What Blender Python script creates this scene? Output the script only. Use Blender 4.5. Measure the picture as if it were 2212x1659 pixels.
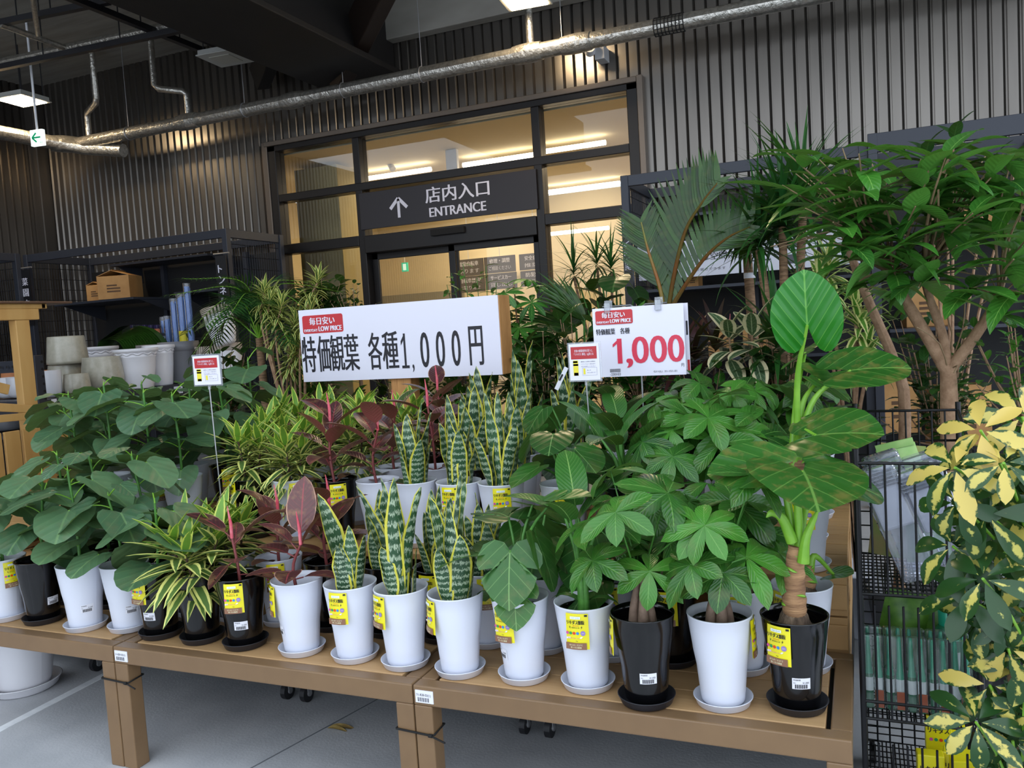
import bpy, math, random
import numpy as np
from mathutils import Matrix, Vector
for o in list(bpy.data.objects): bpy.data.objects.remove(o)
SC = bpy.context.scene
COL = SC.collection
# ---------------------------------------------------------------- camera
IW, IH, FPX = 2212, 1659, 1781.0
YAW, PITCH, ROLL = math.radians(23.02), math.radians(-4.05), math.radians(-3.59)
CAM = np.array([0.0, 0.0, 1.5])
def _axes():
    cy, sy = math.cos(YAW), math.sin(YAW)
    f = np.array([-sy*math.cos(PITCH), cy*math.cos(PITCH), math.sin(PITCH)])
    r = np.array([cy, sy, 0.0]); u = np.cross(r, f)
    c, s = math.cos(ROLL), math.sin(ROLL)
    return c*r+s*u, -s*r+c*u, f
CR, CU, CF = _axes()
cam = bpy.data.cameras.new('camera'); camo = bpy.data.objects.new('camera', cam); COL.objects.link(camo)
cam.sensor_fit = 'HORIZONTAL'; cam.sensor_width = 36.0; cam.lens = 36.0*FPX/IW
cam.clip_start = 0.05; cam.clip_end = 200
M = Matrix.Identity(4)
for i in range(3): M[i][0], M[i][1], M[i][2] = CR[i], CU[i], -CF[i]
M.translation = Vector(CAM); camo.matrix_world = M
SC.camera = camo
# ---------------------------------------------------------------- daylight, exposure
SC.view_settings.view_transform = 'Standard'; SC.view_settings.look = 'None'
SC.view_settings.gamma = 1.0; SC.view_settings.use_curve_mapping = False
SC.view_settings.exposure = 0.0
wd = bpy.data.worlds.new('overcast_sky'); SC.world = wd; wd.use_nodes = True
bg = wd.node_tree.nodes['Background']
bg.inputs[0].default_value = (0.80, 0.89, 1.0, 1); bg.inputs[1].default_value = 2.25
SC.cycles.max_bounces = 6; SC.cycles.diffuse_bounces = 3; SC.cycles.glossy_bounces = 3
SC.cycles.transmission_bounces = 4; SC.cycles.transparent_max_bounces = 12
SC.cycles.sample_clamp_indirect = 6.0; SC.cycles.caustics_reflective = False; SC.cycles.caustics_refractive = False
SC.cycles.use_denoising = True
# ---------------------------------------------------------------- helpers
PI = math.pi
def ray(px, py): return (px-IW/2)/FPX*CR-(py-IH/2)/FPX*CU+CF
def atz(px, py, z): v = ray(px, py); return CAM+v*(z-CAM[2])/v[2]
def aty(px, py, y): v = ray(px, py); return CAM+v*(y-CAM[1])/v[1]
def atx(px, py, x): v = ray(px, py); return CAM+v*(x-CAM[0])/v[0]
def A(*p): return np.array(p, float)
def nrm(v): v = np.asarray(v, float); return v/(np.linalg.norm(v)+1e-9)
Z = A(0, 0, 1)
def hx(s):
    s = s.lstrip('#'); c = [int(s[i:i+2], 16)/255 for i in (0, 2, 4)]
    return tuple(x/12.92 if x <= .04045 else ((x+.055)/1.055)**2.4 for x in c)
_GF = {}
def gridF(nr, nc):
    k = (nr, nc)
    if k not in _GF:
        i = np.arange(nr-1)[:, None]*nc+np.arange(nc-1)[None, :]
        i = i.ravel(); _GF[k] = np.stack([i, i+1, i+nc+1, i+nc], 1)
    return _GF[k]
class MB:
    def __init__(s): s.v = []; s.n = 0; s.lp = []; s.lt = []; s.mi = []; s.sm = []; s.uv = []; s.rd = []
    def add(s, V, F, mat=0, uv=None, rnd=.5, smooth=True):
        V = np.asarray(V, float).reshape(-1, 3); n = len(V)
        s.v.append(V); s.uv.append(np.zeros((n, 2)) if uv is None else np.asarray(uv, float))
        s.rd.append(np.full(n, rnd, float))
        if isinstance(F, np.ndarray):
            m, k = F.shape; s.lp.append((F+s.n).ravel()); s.lt.append(np.full(m, k)); 
        else:
            m = len(F); s.lp.append(np.concatenate([np.asarray(f) for f in F])+s.n); s.lt.append(np.array([len(f) for f in F]))
        s.mi.append(np.full(m, mat)); s.sm.append(np.full(m, smooth)); s.n += n
    def build(s, name, mats, parent=None, loc=None, bev=0, mesh_only=False):
        me = bpy.data.meshes.new(name)
        if s.n:
            V = np.concatenate(s.v); lp = np.concatenate(s.lp); lt = np.concatenate(s.lt)
            me.vertices.add(len(V)); me.vertices.foreach_set('co', V.astype(np.float32).ravel())
            me.loops.add(len(lp)); me.loops.foreach_set('vertex_index', lp.astype(np.int32))
            me.polygons.add(len(lt)); st = np.concatenate([[0], np.cumsum(lt)[:-1]])
            me.polygons.foreach_set('loop_start', st.astype(np.int32)); me.polygons.foreach_set('loop_total', lt.astype(np.int32))
            me.polygons.foreach_set('material_index', np.concatenate(s.mi).astype(np.int32))
            me.polygons.foreach_set('use_smooth', np.concatenate(s.sm))
            ul = me.uv_layers.new(name='UVMap'); ul.data.foreach_set('uv', np.concatenate(s.uv)[lp].astype(np.float32).ravel())
            at = me.attributes.new('rnd', 'FLOAT', 'POINT'); at.data.foreach_set('value', np.concatenate(s.rd).astype(np.float32))
            me.update(calc_edges=True); me.validate()
        for m in (mats if isinstance(mats, (list, tuple)) else [mats]): me.materials.append(m)
        if mesh_only: return me
        o = bpy.data.objects.new(name, me); COL.objects.link(o)
        if parent is not None: o.parent = parent
        if loc is not None: o.location = loc
        if bev:
            b = o.modifiers.new('bevel', 'BEVEL'); b.width = bev; b.segments = 2; b.limit_method = 'ANGLE'
        return o
def inst(me, name, parent=None, loc=None, rotz=0):
    o = bpy.data.objects.new(name, me); COL.objects.link(o)
    if parent is not None: o.parent = parent
    if loc is not None: o.location = loc
    if rotz: o.rotation_euler = (0, 0, rotz)
    return o
def tag(o, label, cat, group=None, kind=None):
    if label: o['label'] = label
    if cat: o['category'] = cat
    if group: o['group'] = group
    if kind: o['kind'] = kind
    return o
def thing(name, label, cat, loc=(0, 0, 0), rotz=0, group=None):
    o = bpy.data.objects.new(name, None); COL.objects.link(o); o.empty_display_size = .1
    o.location = loc; o.rotation_euler = (0, 0, rotz)
    return tag(o, label, cat, group)
def struct(o): o['kind'] = 'structure'; return o
def dup(root, loc, rotz, label=None):
    r = root.copy(); COL.objects.link(r); r.location = loc; r.rotation_euler = (0, 0, rotz)
    if label: r['label'] = label
    for ch in list(root.children):
        c = ch.copy(); COL.objects.link(c); c.parent = r
        for g in list(ch.children):
            d = g.copy(); COL.objects.link(d); d.parent = c
    return r
BOXF = np.array([[0, 3, 2, 1], [4, 5, 6, 7], [0, 1, 5, 4], [1, 2, 6, 5], [2, 3, 7, 6], [3, 0, 4, 7]])
def box(mb, lo, hi, mat=0, rnd=.5):
    x0, y0, z0 = lo; x1, y1, z1 = hi
    mb.add([(x0, y0, z0), (x1, y0, z0), (x1, y1, z0), (x0, y1, z0), (x0, y0, z1), (x1, y0, z1), (x1, y1, z1), (x0, y1, z1)], BOXF, mat, rnd=rnd, smooth=False)
def obox(mb, c, sx, sy, sz, ax, ay, az, mat=0, rnd=.5):
    c = np.asarray(c, float); ax, ay, az = nrm(ax)*sx/2, nrm(ay)*sy/2, nrm(az)*sz/2
    V = [c+a*ax+b*ay+d*az for d in (-1, 1) for a, b in ((-1, -1), (1, -1), (1, 1), (-1, 1))]
    mb.add(V, BOXF, mat, rnd=rnd, smooth=False)
def bar(mb, p, q, w, h, mat=0, up=Z, rnd=.5):
    p, q = np.asarray(p, float), np.asarray(q, float); d = q-p; L = np.linalg.norm(d); d = d/L
    s = np.cross(d, up)
    if np.linalg.norm(s) < 1e-4: s = A(1, 0, 0)
    s = nrm(s); u = np.cross(s, d)
    obox(mb, (p+q)/2, L, w, h, d, s, u, mat, rnd)
def tube(mb, pts, rad, n=8, mat=0, rnd=.5, cap=True):
    P = np.asarray(pts, float); m = len(P); rad = np.broadcast_to(np.asarray(rad, float), (m,))
    T = np.gradient(P, axis=0); T /= np.linalg.norm(T, axis=1)[:, None]+1e-9
    s = np.cross(T[0], Z)
    if np.linalg.norm(s) < .05: s = np.cross(T[0], A(0, 1, 0))
    s = nrm(s); a = np.arange(n+1)/n*2*PI; V = np.zeros((m, n+1, 3)); uv = np.zeros((m, n+1, 2))
    L = np.concatenate([[0], np.cumsum(np.linalg.norm(np.diff(P, axis=0), axis=1))])
    for i in range(m):
        s = nrm(s-T[i]*(s@T[i])); u = np.cross(T[i], s)
        V[i] = P[i]+rad[i]*(np.cos(a)[:, None]*s+np.sin(a)[:, None]*u)
        uv[i, :, 0] = a/(2*PI); uv[i, :, 1] = L[i]
    mb.add(V.reshape(-1, 3), gridF(m, n+1)[:, ::-1].copy(), mat, uv.reshape(-1, 2), rnd)
    if cap:
        mb.add(V[0, :n], np.arange(n)[None, ::-1].copy(), mat, rnd=rnd); mb.add(V[-1, :n], np.arange(n)[None, :].copy(), mat, rnd=rnd)
def lathe(mb, prof, n=36, c=(0, 0, 0), mat=0, wob=None):
    pr = np.asarray(prof, float); a = np.arange(n+1)/n*2*PI; m = len(pr)
    R = pr[:, 0][:, None]*np.ones(n+1)
    if wob is not None: R = R*wob(a[None, :], np.arange(m)[:, None])
    V = np.stack([R*np.cos(a), R*np.sin(a), pr[:, 1][:, None]*np.ones(n+1)], 2)+np.asarray(c, float)
    uv = np.stack(np.broadcast_arrays(a[None, :]/(2*PI), pr[:, 1][:, None]), 2)
    mb.add(V.reshape(-1, 3), gridF(m, n+1), mat, uv.reshape(-1, 2))
def spline(pts, n):
    P = np.asarray(pts, float); Q = np.concatenate([[2*P[0]-P[1]], P, [2*P[-1]-P[-2]]]); out = []
    k = len(P)-1
    for t in np.linspace(0, k, n):
        i = min(int(t), k-1); u = t-i; a, b, c, d = Q[i:i+4]
        out.append(.5*((2*b)+(-a+c)*u+(2*a-5*b+4*c-d)*u*u+(-a+3*b-3*c+d)*u**3))
    return np.array(out)
_TX = {}
def textmesh(s):
    if s not in _TX:
        c = bpy.data.curves.new('lettering', 'FONT'); c.body = s; c.resolution_u = 4
        o = bpy.data.objects.new('lettering', c); COL.objects.link(o)
        me = bpy.data.meshes.new_from_object(o)
        V = np.zeros(len(me.vertices)*3, np.float32); me.vertices.foreach_get('co', V)
        V = V.reshape(-1, 3)[:, :2].astype(float); F = [list(p.vertices) for p in me.polygons]
        bpy.data.objects.remove(o); bpy.data.meshes.remove(me); bpy.data.curves.remove(c)
        V -= V.min(0); _TX[s] = (V/V.max(0), F, V.max(0))
    return _TX[s]
def text(mb, s, o, xd, yd, w, h, mat, fn=None, bold=0):
    """lettering filling a w x h rectangle whose lower left corner is o"""
    V, F, sz = textmesh(s)
    for off in ((0,) if not bold else (-bold, 0, bold)):
        if fn is not None: P = np.array([fn(x*w+off, y*h) for x, y in V])
        else: P = np.asarray(o, float)+(V[:, :1]*w+off)*nrm(xd)+V[:, 1:]*h*nrm(yd)
        if off: P = P+np.cross(nrm(xd), nrm(yd))*.00004*off/bold if fn is None else P
        mb.add(P, F, mat, smooth=False)
def one(mb, o, w, h, mat, base=False, st=.3):
    o = np.asarray(o, float); a, c = .5*w-st*w/2+.1*w*(not base), .5*w+st*w/2+.1*w*(not base)
    P = [(a, 0), (c, 0), (c, h), (a, h)]; mb.add([o+A(x, 0, z) for x, z in P], [[0, 1, 2, 3]], mat, smooth=False)
    mb.add([o+A(x, -.00003, z) for x, z in ((a+.1*w, h), (a, h*.93), (0, h*.78), (0, h*.66), (a+.1*w, h*.84))], [[4, 3, 2, 1, 0]], mat, smooth=False)
    if base: mb.add([o+A(x, -.00003, z) for x, z in ((0, 0), (w, 0), (w, h*.08), (0, h*.08))], [[0, 1, 2, 3]], mat, smooth=False)
def rect(mb, o, xd, yd, w, h, mat, fn=None, nx=1, rnd=.5):
    xs = np.linspace(0, w, nx+1); P = []
    for y in (0, h):
        for x in xs: P.append(fn(x, y) if fn else np.asarray(o, float)+nrm(xd)*x+nrm(yd)*y)
    mb.add(P, gridF(2, nx+1), mat, rnd=rnd, smooth=False)
def disc(mb, c, xd, yd, r, mat, n=14, fn=None, o=None):
    a = np.arange(n)/n*2*PI
    if fn: P = [fn(o[0]+r*math.cos(t), o[1]+r*math.sin(t)) for t in a]
    else: P = [np.asarray(c, float)+r*math.cos(t)*nrm(xd)+r*math.sin(t)*nrm(yd) for t in a]
    mb.add(P, [list(range(n))], mat, smooth=False)
# ---------------------------------------------------------------- materials
_MT = {}
def newmat(name):
    m = bpy.data.materials.new(name); m.use_nodes = True
    nt = m.node_tree; b = nt.nodes['Principled BSDF']; return m, nt, b
def nd(nt, t, **kw):
    n = nt.nodes.new(t)
    for k, v in kw.items(): setattr(n, k, v)
    return n
def mth(nt, op, a, b=None, c=None, clamp=False):
    n = nd(nt, 'ShaderNodeMath', operation=op); n.use_clamp = clamp
    for i, x in enumerate((a, b, c)):
        if x is None: continue
        if isinstance(x, (int, float)): n.inputs[i].default_value = x
        else: nt.links.new(x, n.inputs[i])
    return n.outputs[0]
def mix(nt, f, a, b, mode='MIX'):
    n = nd(nt, 'ShaderNodeMix', data_type='RGBA', blend_type=mode)
    for i, x in ((0, f), (6, a), (7, b)):
        if isinstance(x, (int, float)): n.inputs[i].default_value = x
        elif isinstance(x, tuple): n.inputs[i].default_value = (*x[:3], 1)
        else: nt.links.new(x, n.inputs[i])
    return n.outputs[2]
def noise(nt, scale, coord='Object', detail=3, rough=.6, vec=None, stretch=None):
    n = nd(nt, 'ShaderNodeTexNoise'); n.inputs['Scale'].default_value = scale; n.inputs['Detail'].default_value = detail
    n.inputs['Roughness'].default_value = rough
    if vec is None: vec = nd(nt, 'ShaderNodeTexCoord').outputs[coord]
    if stretch:
        mp = nd(nt, 'ShaderNodeMapping'); mp.inputs['Scale'].default_value = stretch; nt.links.new(vec, mp.inputs[0]); vec = mp.outputs[0]
    nt.links.new(vec, n.inputs['Vector']); return n.outputs['Fac']
def ramp(nt, f, stops):
    n = nd(nt, 'ShaderNodeValToRGB'); e = n.color_ramp.elements
    while len(e) < len(stops): e.new(.5)
    for k, (p, c) in zip(e, stops): k.position = p; k.color = (*c[:3], 1) if isinstance(c, tuple) else (c, c, c, 1)
    nt.links.new(f, n.inputs[0]); return n.outputs[0]
def bump(nt, b, h, s=.3, d=.01):
    n = nd(nt, 'ShaderNodeBump'); n.inputs['Strength'].default_value = s; n.inputs['Distance'].default_value = d
    nt.links.new(h, n.inputs['Height']); nt.links.new(n.outputs[0], b.inputs['Normal'])
def mat(name, c, rough=.5, metal=0, c2=None, sc=8, stretch=None, bmp=0, bsc=60, emit=None, es=1, spec=.5, coat=0, lo=.35, hi=.65):
    if name in _MT: return _MT[name]
    m, nt, b = newmat(name); c = hx(c) if isinstance(c, str) else c
    b.inputs['Base Color'].default_value = (*c, 1); b.inputs['Roughness'].default_value = rough; b.inputs['Metallic'].default_value = metal
    b.inputs['Specular IOR Level'].default_value = spec; b.inputs['Coat Weight'].default_value = coat
    if c2 is not None:
        c2 = hx(c2) if isinstance(c2, str) else c2
        f = ramp(nt, noise(nt, sc, stretch=stretch), [(lo, 0.), (hi, 1.)])
        nt.links.new(mix(nt, f, c, c2), b.inputs['Base Color'])
    if bmp: bump(nt, b, noise(nt, bsc, stretch=stretch), bmp, .01)
    if emit is not None:
        e = hx(emit) if isinstance(emit, str) else emit
        b.inputs['Emission Color'].default_value = (*e, 1); b.inputs['Emission Strength'].default_value = es
    _MT[name] = m; return m
def glass(name, tint=(1, 1, 1), refl=1.0, rough=0.0, base=None):
    """thin clear sheet: see-through with a Fresnel reflection"""
    if name in _MT: return _MT[name]
    m, nt, b = newmat(name); out = nt.nodes['Material Output']
    t = nd(nt, 'ShaderNodeBsdfTransparent'); t.inputs[0].default_value = (*tint, 1)
    g = nd(nt, 'ShaderNodeBsdfGlossy'); g.inputs['Roughness'].default_value = rough
    fr = nd(nt, 'ShaderNodeFresnel'); fr.inputs[0].default_value = 1.45
    mx = nd(nt, 'ShaderNodeMixShader'); nt.links.new(mth(nt, 'MULTIPLY', fr.outputs[0], refl, clamp=True), mx.inputs[0])
    nt.links.new(t.outputs[0], mx.inputs[1]); nt.links.new(g.outputs[0], mx.inputs[2]); last = mx.outputs[0]
    if base:
        d = nd(nt, 'ShaderNodeBsdfDiffuse'); d.inputs[0].default_value = (*base[:3], 1)
        m2 = nd(nt, 'ShaderNodeMixShader'); m2.inputs[0].default_value = base[3]
        nt.links.new(last, m2.inputs[1]); nt.links.new(d.outputs[0], m2.inputs[2]); last = m2.outputs[0]
    nt.links.new(last, out.inputs[0]); _MT[name] = m; return m
def leafmat(name, c1, c2, back=None, edge=None, ew=.2, mid=None, mw=.05, veins=8, vs=.25, rough=.38, dust=None, kind=None, trans=.12, slant=.45, spec=.5, vline=.4):
    m, nt, b = newmat(name); c1, c2 = hx(c1), hx(c2)
    uv = nd(nt, 'ShaderNodeSeparateXYZ'); nt.links.new(nd(nt, 'ShaderNodeUVMap').outputs[0], uv.inputs[0])
    x = mth(nt, 'ABSOLUTE', mth(nt, 'MULTIPLY_ADD', uv.outputs[0], 2., -1.)); v = uv.outputs[1]
    rn = nd(nt, 'ShaderNodeAttribute', attribute_name='rnd').outputs['Fac']
    col = mix(nt, rn, c1, c2)
    col = mix(nt, mth(nt, 'MULTIPLY', noise(nt, 25), .45), col, tuple(k*.55 for k in c1))
    if dust:
        f = ramp(nt, noise(nt, 22, detail=5), [(.5, 0.), (.66, 1.)]); f = mth(nt, 'MULTIPLY', f, dust[1]); col = mix(nt, f, col, hx(dust[0]))
    if kind == 'sansevieria':
        mp = nd(nt, 'ShaderNodeCombineXYZ'); nt.links.new(uv.outputs[0], mp.inputs[0]); nt.links.new(v, mp.inputs[1]); nt.links.new(rn, mp.inputs[2])
        n1 = noise(nt, 5, vec=mp.outputs[0], detail=4, stretch=(3, 5, 9)); n2 = noise(nt, 40, vec=mp.outputs[0], detail=2, stretch=(3, .4, 3))
        w = mth(nt, 'SINE', mth(nt, 'ADD', mth(nt, 'MULTIPLY', v, 72.), mth(nt, 'MULTIPLY', n1, 11.)))
        w = mth(nt, 'ADD', w, mth(nt, 'MULTIPLY_ADD', n2, 3.2, -1.9))
        f = ramp(nt, w, [(.0, 0.), (.6, 1.)]); col = mix(nt, f, col, hx('#aebfa2'))
    if kind == 'schef':
        f = ramp(nt, mth(nt, 'ADD', mth(nt, 'MULTIPLY_ADD', x, .55, mth(nt, 'MULTIPLY', noise(nt, 38, detail=4), 1.5)), mth(nt, 'MULTIPLY', rn, -1.15)), [(.28, 1.), (.40, 0.)]); col = mix(nt, f, col, mix(nt, rn, hx('#bcc25e'), hx('#d8bb62')))
    if veins:
        hv = mth(nt, 'SINE', mth(nt, 'MULTIPLY', mth(nt, 'SUBTRACT', v, mth(nt, 'MULTIPLY', x, slant/2)), veins*2*PI))
        if mid and vline: col = mix(nt, mth(nt, 'MULTIPLY', ramp(nt, hv, [(.955, 0.), (.995, 1.)]), vline), col, hx(mid))
    if mid:
        f = ramp(nt, x, [(mw*.5, 1.), (mw, 0.)]); col = mix(nt, mth(nt, 'MULTIPLY', f, .8), col, hx(mid))
    if edge:
        xx = mth(nt, 'ADD', x, mth(nt, 'MULTIPLY_ADD', noise(nt, 45), .16, -.08))
        f = ramp(nt, xx, [(1-ew-.03, 0.), (1-ew+.03, 1.)]); col = mix(nt, f, col, mix(nt, rn, hx(edge), hx(edge)))
    if back:
        bf = nd(nt, 'ShaderNodeNewGeometry').outputs['Backfacing']; col = mix(nt, bf, col, hx(back))
    nt.links.new(col, b.inputs['Base Color']); b.inputs['Roughness'].default_value = rough; b.inputs['Specular IOR Level'].default_value = spec
    if veins:
        h = mth(nt, 'ADD', hv, mth(nt, 'MULTIPLY', ramp(nt, x, [(0, 0.), (.12, 1.)]), 1.5)); bump(nt, b, h, vs, .004)
    if trans:
        t = nd(nt, 'ShaderNodeBsdfTranslucent'); nt.links.new(mix(nt, .5, col, (.35, .55, .05)), t.inputs[0])
        mx = nd(nt, 'ShaderNodeMixShader'); mx.inputs[0].default_value = trans
        nt.links.new(b.outputs[0], mx.inputs[1]); nt.links.new(t.outputs[0], mx.inputs[2]); nt.links.new(mx.outputs[0], nt.nodes['Material Output'].inputs[0])
    return m
# ---------------------------------------------------------------- leaves
def _pf(fn, n): t = np.linspace(0, 1, n); return np.maximum(fn(t), .02)
PROF = {'lance': lambda t: np.sin(PI*np.clip(t, 0, 1)**.75)**.85, 'ell': lambda t: np.sin(PI*t**.85)**.62,
        'strap': lambda t: np.minimum(1, np.minimum(.45+2*t, 1.9*(1-t)**.62)), 'grass': lambda t: np.minimum(1, np.minimum(.6+3*t, 1.6*(1-t))),
        'obo': lambda t: np.sin(PI*t**1.25)**.75, 'paddle': lambda t: np.minimum(np.sin(PI*np.clip(t*.97+.03, 0, 1)**.8)**.5, 1)}
def leaf(mb, o, d, L, W, prof='lance', bend=.5, fold=.2, nv=7, nu=1, twist=0, wave=0, rnd=.5, mat=0, up=None, gb=True):
    d = nrm(d); n = Z if up is None else np.asarray(up, float); n = n-d*(n@d)
    if np.linalg.norm(n) < .08: n = A(.3, -1, 0)-d*(A(.3, -1, 0)@d)
    n = nrm(n); s = np.cross(d, n); t = np.linspace(0, 1, nv+1)
    a = bend*t; D = np.cos(a)[:, None]*d-np.sin(a)[:, None]*n; N = np.sin(a)[:, None]*d+np.cos(a)[:, None]*n
    C = np.asarray(o, float)+np.concatenate([[np.zeros(3)], np.cumsum((D[1:]+D[:-1])/2, 0)])*(L/nv)
    w = _pf(PROF[prof], nv+1)*W/2; w[-1] = W*.01
    tw = twist*t; S = np.cos(tw)[:, None]*s+np.sin(tw)[:, None]*N; N2 = np.cos(tw)[:, None]*N-np.sin(tw)[:, None]*s
    u = np.linspace(-1, 1, 2*nu+1)
    hh = np.abs(u)[None, :]*w[:, None]*fold
    if wave: hh = hh+wave*W*np.abs(u)[None, :]*np.sin(t*PI*5+rnd*9)[:, None]*np.sign(u)[None, :]
    V = C[:, None, :]+S[:, None, :]*(u[None, :]*w[:, None])[:, :, None]+N2[:, None, :]*hh[:, :, None]
    uv = np.stack(np.broadcast_arrays((u*.5+.5)[None, :], t[:, None]), 2)
    mb.add(V.reshape(-1, 3), gridF(nv+1, 2*nu+1), mat, uv.reshape(-1, 2), rnd)
    return C[-1]
def halfout(pts, n=12, smooth=True):
    h = spline(pts, n) if smooth else np.asarray(pts, float)
    return np.concatenate([h, (h*A(-1, 1))[::-1][1:-1]])
OUT = {'heart': halfout([(0, .0), (.1, -.12), (.28, -.17), (.44, -.06), (.5, .14), (.47, .40), (.37, .63), (.2, .79), (0, .86)], 12),
       'aloc': halfout([(0, -.02), (.04, -.15), (.09, -.30), (.19, -.42), (.32, -.40), (.44, -.22), (.5, .0), (.5, .22), (.44, .45), (.32, .62), (.16, .75), (0, .81)], 18),
       'monst': halfout([(0, -.02), (.1, -.16), (.26, -.22), (.42, -.12), (.5, .06), (.51, .2), (.46, .3), (.3, .27), (.16, .25), (.32, .34), (.43, .42), (.38, .56), (.28, .69), (.15, .81), (0, .9)], 16, False),
       'round': halfout([(0, -.02), (.16, -.14), (.36, -.12), (.48, .08), (.5, .3), (.42, .52), (.26, .7), (0, .8)], 10)}
def plate(mb, o, d, L, out='heart', bend=.5, cup=.0, fold=.0, ruffle=.02, rnd=.5, mat=0, up=None, rr=(.34, .68, 1.)):
    d = nrm(d); n = Z if up is None else np.asarray(up, float); n = n-d*(n@d)
    if np.linalg.norm(n) < .08: n = A(.2, -1, 0)-d*(A(.2, -1, 0)@d)
    n = nrm(n); s = np.cross(d, n); O = OUT[out]; k = len(O); c0 = A(0, .03)
    pts = [c0[None]]+[c0+(O-c0)*r for r in rr]; Q = np.concatenate(pts)
    R = np.concatenate([[0]]+[np.full(k, r) for r in rr])
    th = np.arctan2(Q[:, 0], Q[:, 1]); h = -cup*Q[:, 0]**2+fold*np.abs(Q[:, 0])+ruffle*R*np.sin(th*7+rnd*20)*(R > .5)
    b = bend if abs(bend) > 1e-3 else 1e-3; yy = Q[:, 1]; ya = np.sin(b*yy)/b; yd = (1-np.cos(b*yy))/b
    P = np.asarray(o, float)+L*(Q[:, :1]*s+ya[:, None]*d+(h-yd)[:, None]*n)
    uv = np.stack([Q[:, 0]+.5, (Q[:, 1]+.3)/1.2], 1)
    F3 = np.array([[0, 1+i, 1+(i+1) % k] for i in range(k)])
    Fq = np.concatenate([[[1+j*k+i, 1+(j+1)*k+i, 1+(j+1)*k+(i+1) % k, 1+j*k+(i+1) % k] for i in range(k)] for j in range(len(rr)-1)])
    a = mb.n; mb.add(P, F3, mat, uv, rnd)
    mb.lp.append((np.asarray(Fq)+a).ravel()); mb.lt.append(np.full(len(Fq), 4)); mb.mi.append(np.full(len(Fq), mat)); mb.sm.append(np.full(len(Fq), True))
def dirv(az, el): return A(math.cos(az)*math.cos(el), math.sin(az)*math.cos(el), math.sin(el))
def arc(p, q, sag=.0, n=6):
    p, q = np.asarray(p, float), np.asarray(q, float); t = np.linspace(0, 1, n)[:, None]
    return p+(q-p)*t+Z*sag*4*t*(1-t)
# ---------------------------------------------------------------- setting
YW = 7.5; XL = -9.45; ZC = 4.84
X1, X2, ZT = -5.88, -1.77, 3.60
m_clad = mat('dark_bronze_cladding', '#7a756f', .29, .88, c2='#6e6964', sc=3, stretch=(1, 1, .15), spec=.5)
m_concrete = mat('concrete_floor', '#bfc0c3', .62, c2='#a9abaf', sc=2.2, bmp=.15, bsc=90)
m_slab = mat('ceiling_slab', '#96928a', .8, c2='#827e77', sc=2.5, stretch=(.4, 3, 1))
m_blk = mat('black_aluminium', '#1b1716', .38, .3)
m_blk2 = mat('black_steel', '#16151a', .5)
m_navy = mat('dark_navy_steel', '#33363f', .42, .2)
m_foil = mat('silver_foil_lagging', '#c9c5bd', .28, .85, c2='#a6a29a', sc=30, bmp=.9, bsc=28)
m_white = mat('white_paint', '#e9e9ee', .5)
m_flash = mat('dark_metal_flashing', '#4a4540', .4, .4)
m_cream = mat('cream_interior_wall', '#e3d5b4', .7)
m_dark = mat('black_void_paint', '#0c0b0b', .8)
# floor
b = MB(); box(b, (-14, -6, -.12), (6, 14, 0)); fl = struct(b.build('floor', m_concrete))
b = MB(); q0, q1 = atz(560, 1650, 0), atz(823, 1507, 0); d = nrm(q1-q0)
bar(b, q0-d*3+Z*.0005, q1+d*3+Z*.0005, .006, .002); struct(b.build('trim_1', mat('joint_sealant', '#6f7176', .8)))
b = MB(); q0, q1 = atz(0, 1576, 0), atz(228, 1457, 0); d = nrm(q1-q0)
bar(b, q0-d*1.5+Z*.001, q1+d*3+Z*.001, .042, .002)
tag(struct(b.build('trim_2', mat('white_floor_paint', '#f0f2f4', .6, c2='#dfe2e6', sc=12))), 'painted white line on the concrete floor', None)
# corrugated cladding
def cladding(mb, a, z0, z1, along, off, P=.1015):
    """ribbed sheet from a[0] to a[1]; along 'x' on the back wall, 'y' on the left wall"""
    pr = [(0, 0), (.060, 0), (.0605, .001), (.080, .028), (.0935, .028), (.0955, 0)]; xs = []; ds = []
    k0 = math.floor(a[0]/P)
    for k in range(k0, int(a[1]/P)+2):
        for x, y in pr:
            X = k*P+x
            if a[0] <= X <= a[1]: xs.append(X); ds.append(y)
    xs = np.array([a[0]]+xs+[a[1]]); ds = np.array([0]+ds+[0]); n = len(xs); rows = []
    for z in (z0, z1):
        rows.append(np.stack([xs, off+ds, np.full(n, z)], 1) if along == 'x' else np.stack([off-ds, xs, np.full(n, z)], 1))
    mb.add(np.concatenate(rows), gridF(2, n), smooth=False)
def wallslab(mb, x0, x1, z0, z1):
    cladding(mb, (x0, x1), z0, z1, 'x', YW); box(mb, (x0, YW+.035, z0), (x1, YW+.16, z1))
b = MB(); wallslab(b, XL, X1, 0, ZC); wallslab(b, X1, X2, ZT, ZC); wallslab(b, X2, 5.0, 0, ZC+2)
wb = struct(b.build('wall_back', m_clad))
b = MB(); cladding(b, (-6, YW), 0, ZC, 'y', XL); box(b, (XL-.16, -6, 0), (XL-.035, YW, ZC)); struct(b.build('wall_left', m_clad))
b = MB(); box(b, (XL, YW-.16, 0), (XL+.16, YW-.002, ZC)); struct(b.build('trim_3', m_flash, bev=.01))
# canopy: slab, edge beam along the wall
b = MB(); box(b, (XL-.2, 1.9, ZC), (2.4, YW+.2, ZC+.2)); struct(b.build('ceiling', m_slab))
b = MB(); box(b, (-5.2, YW-.14, 4.41), (-1.2, YW-.002, ZC)); struct(b.build('trim_4', m_slab, bev=.01))
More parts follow.
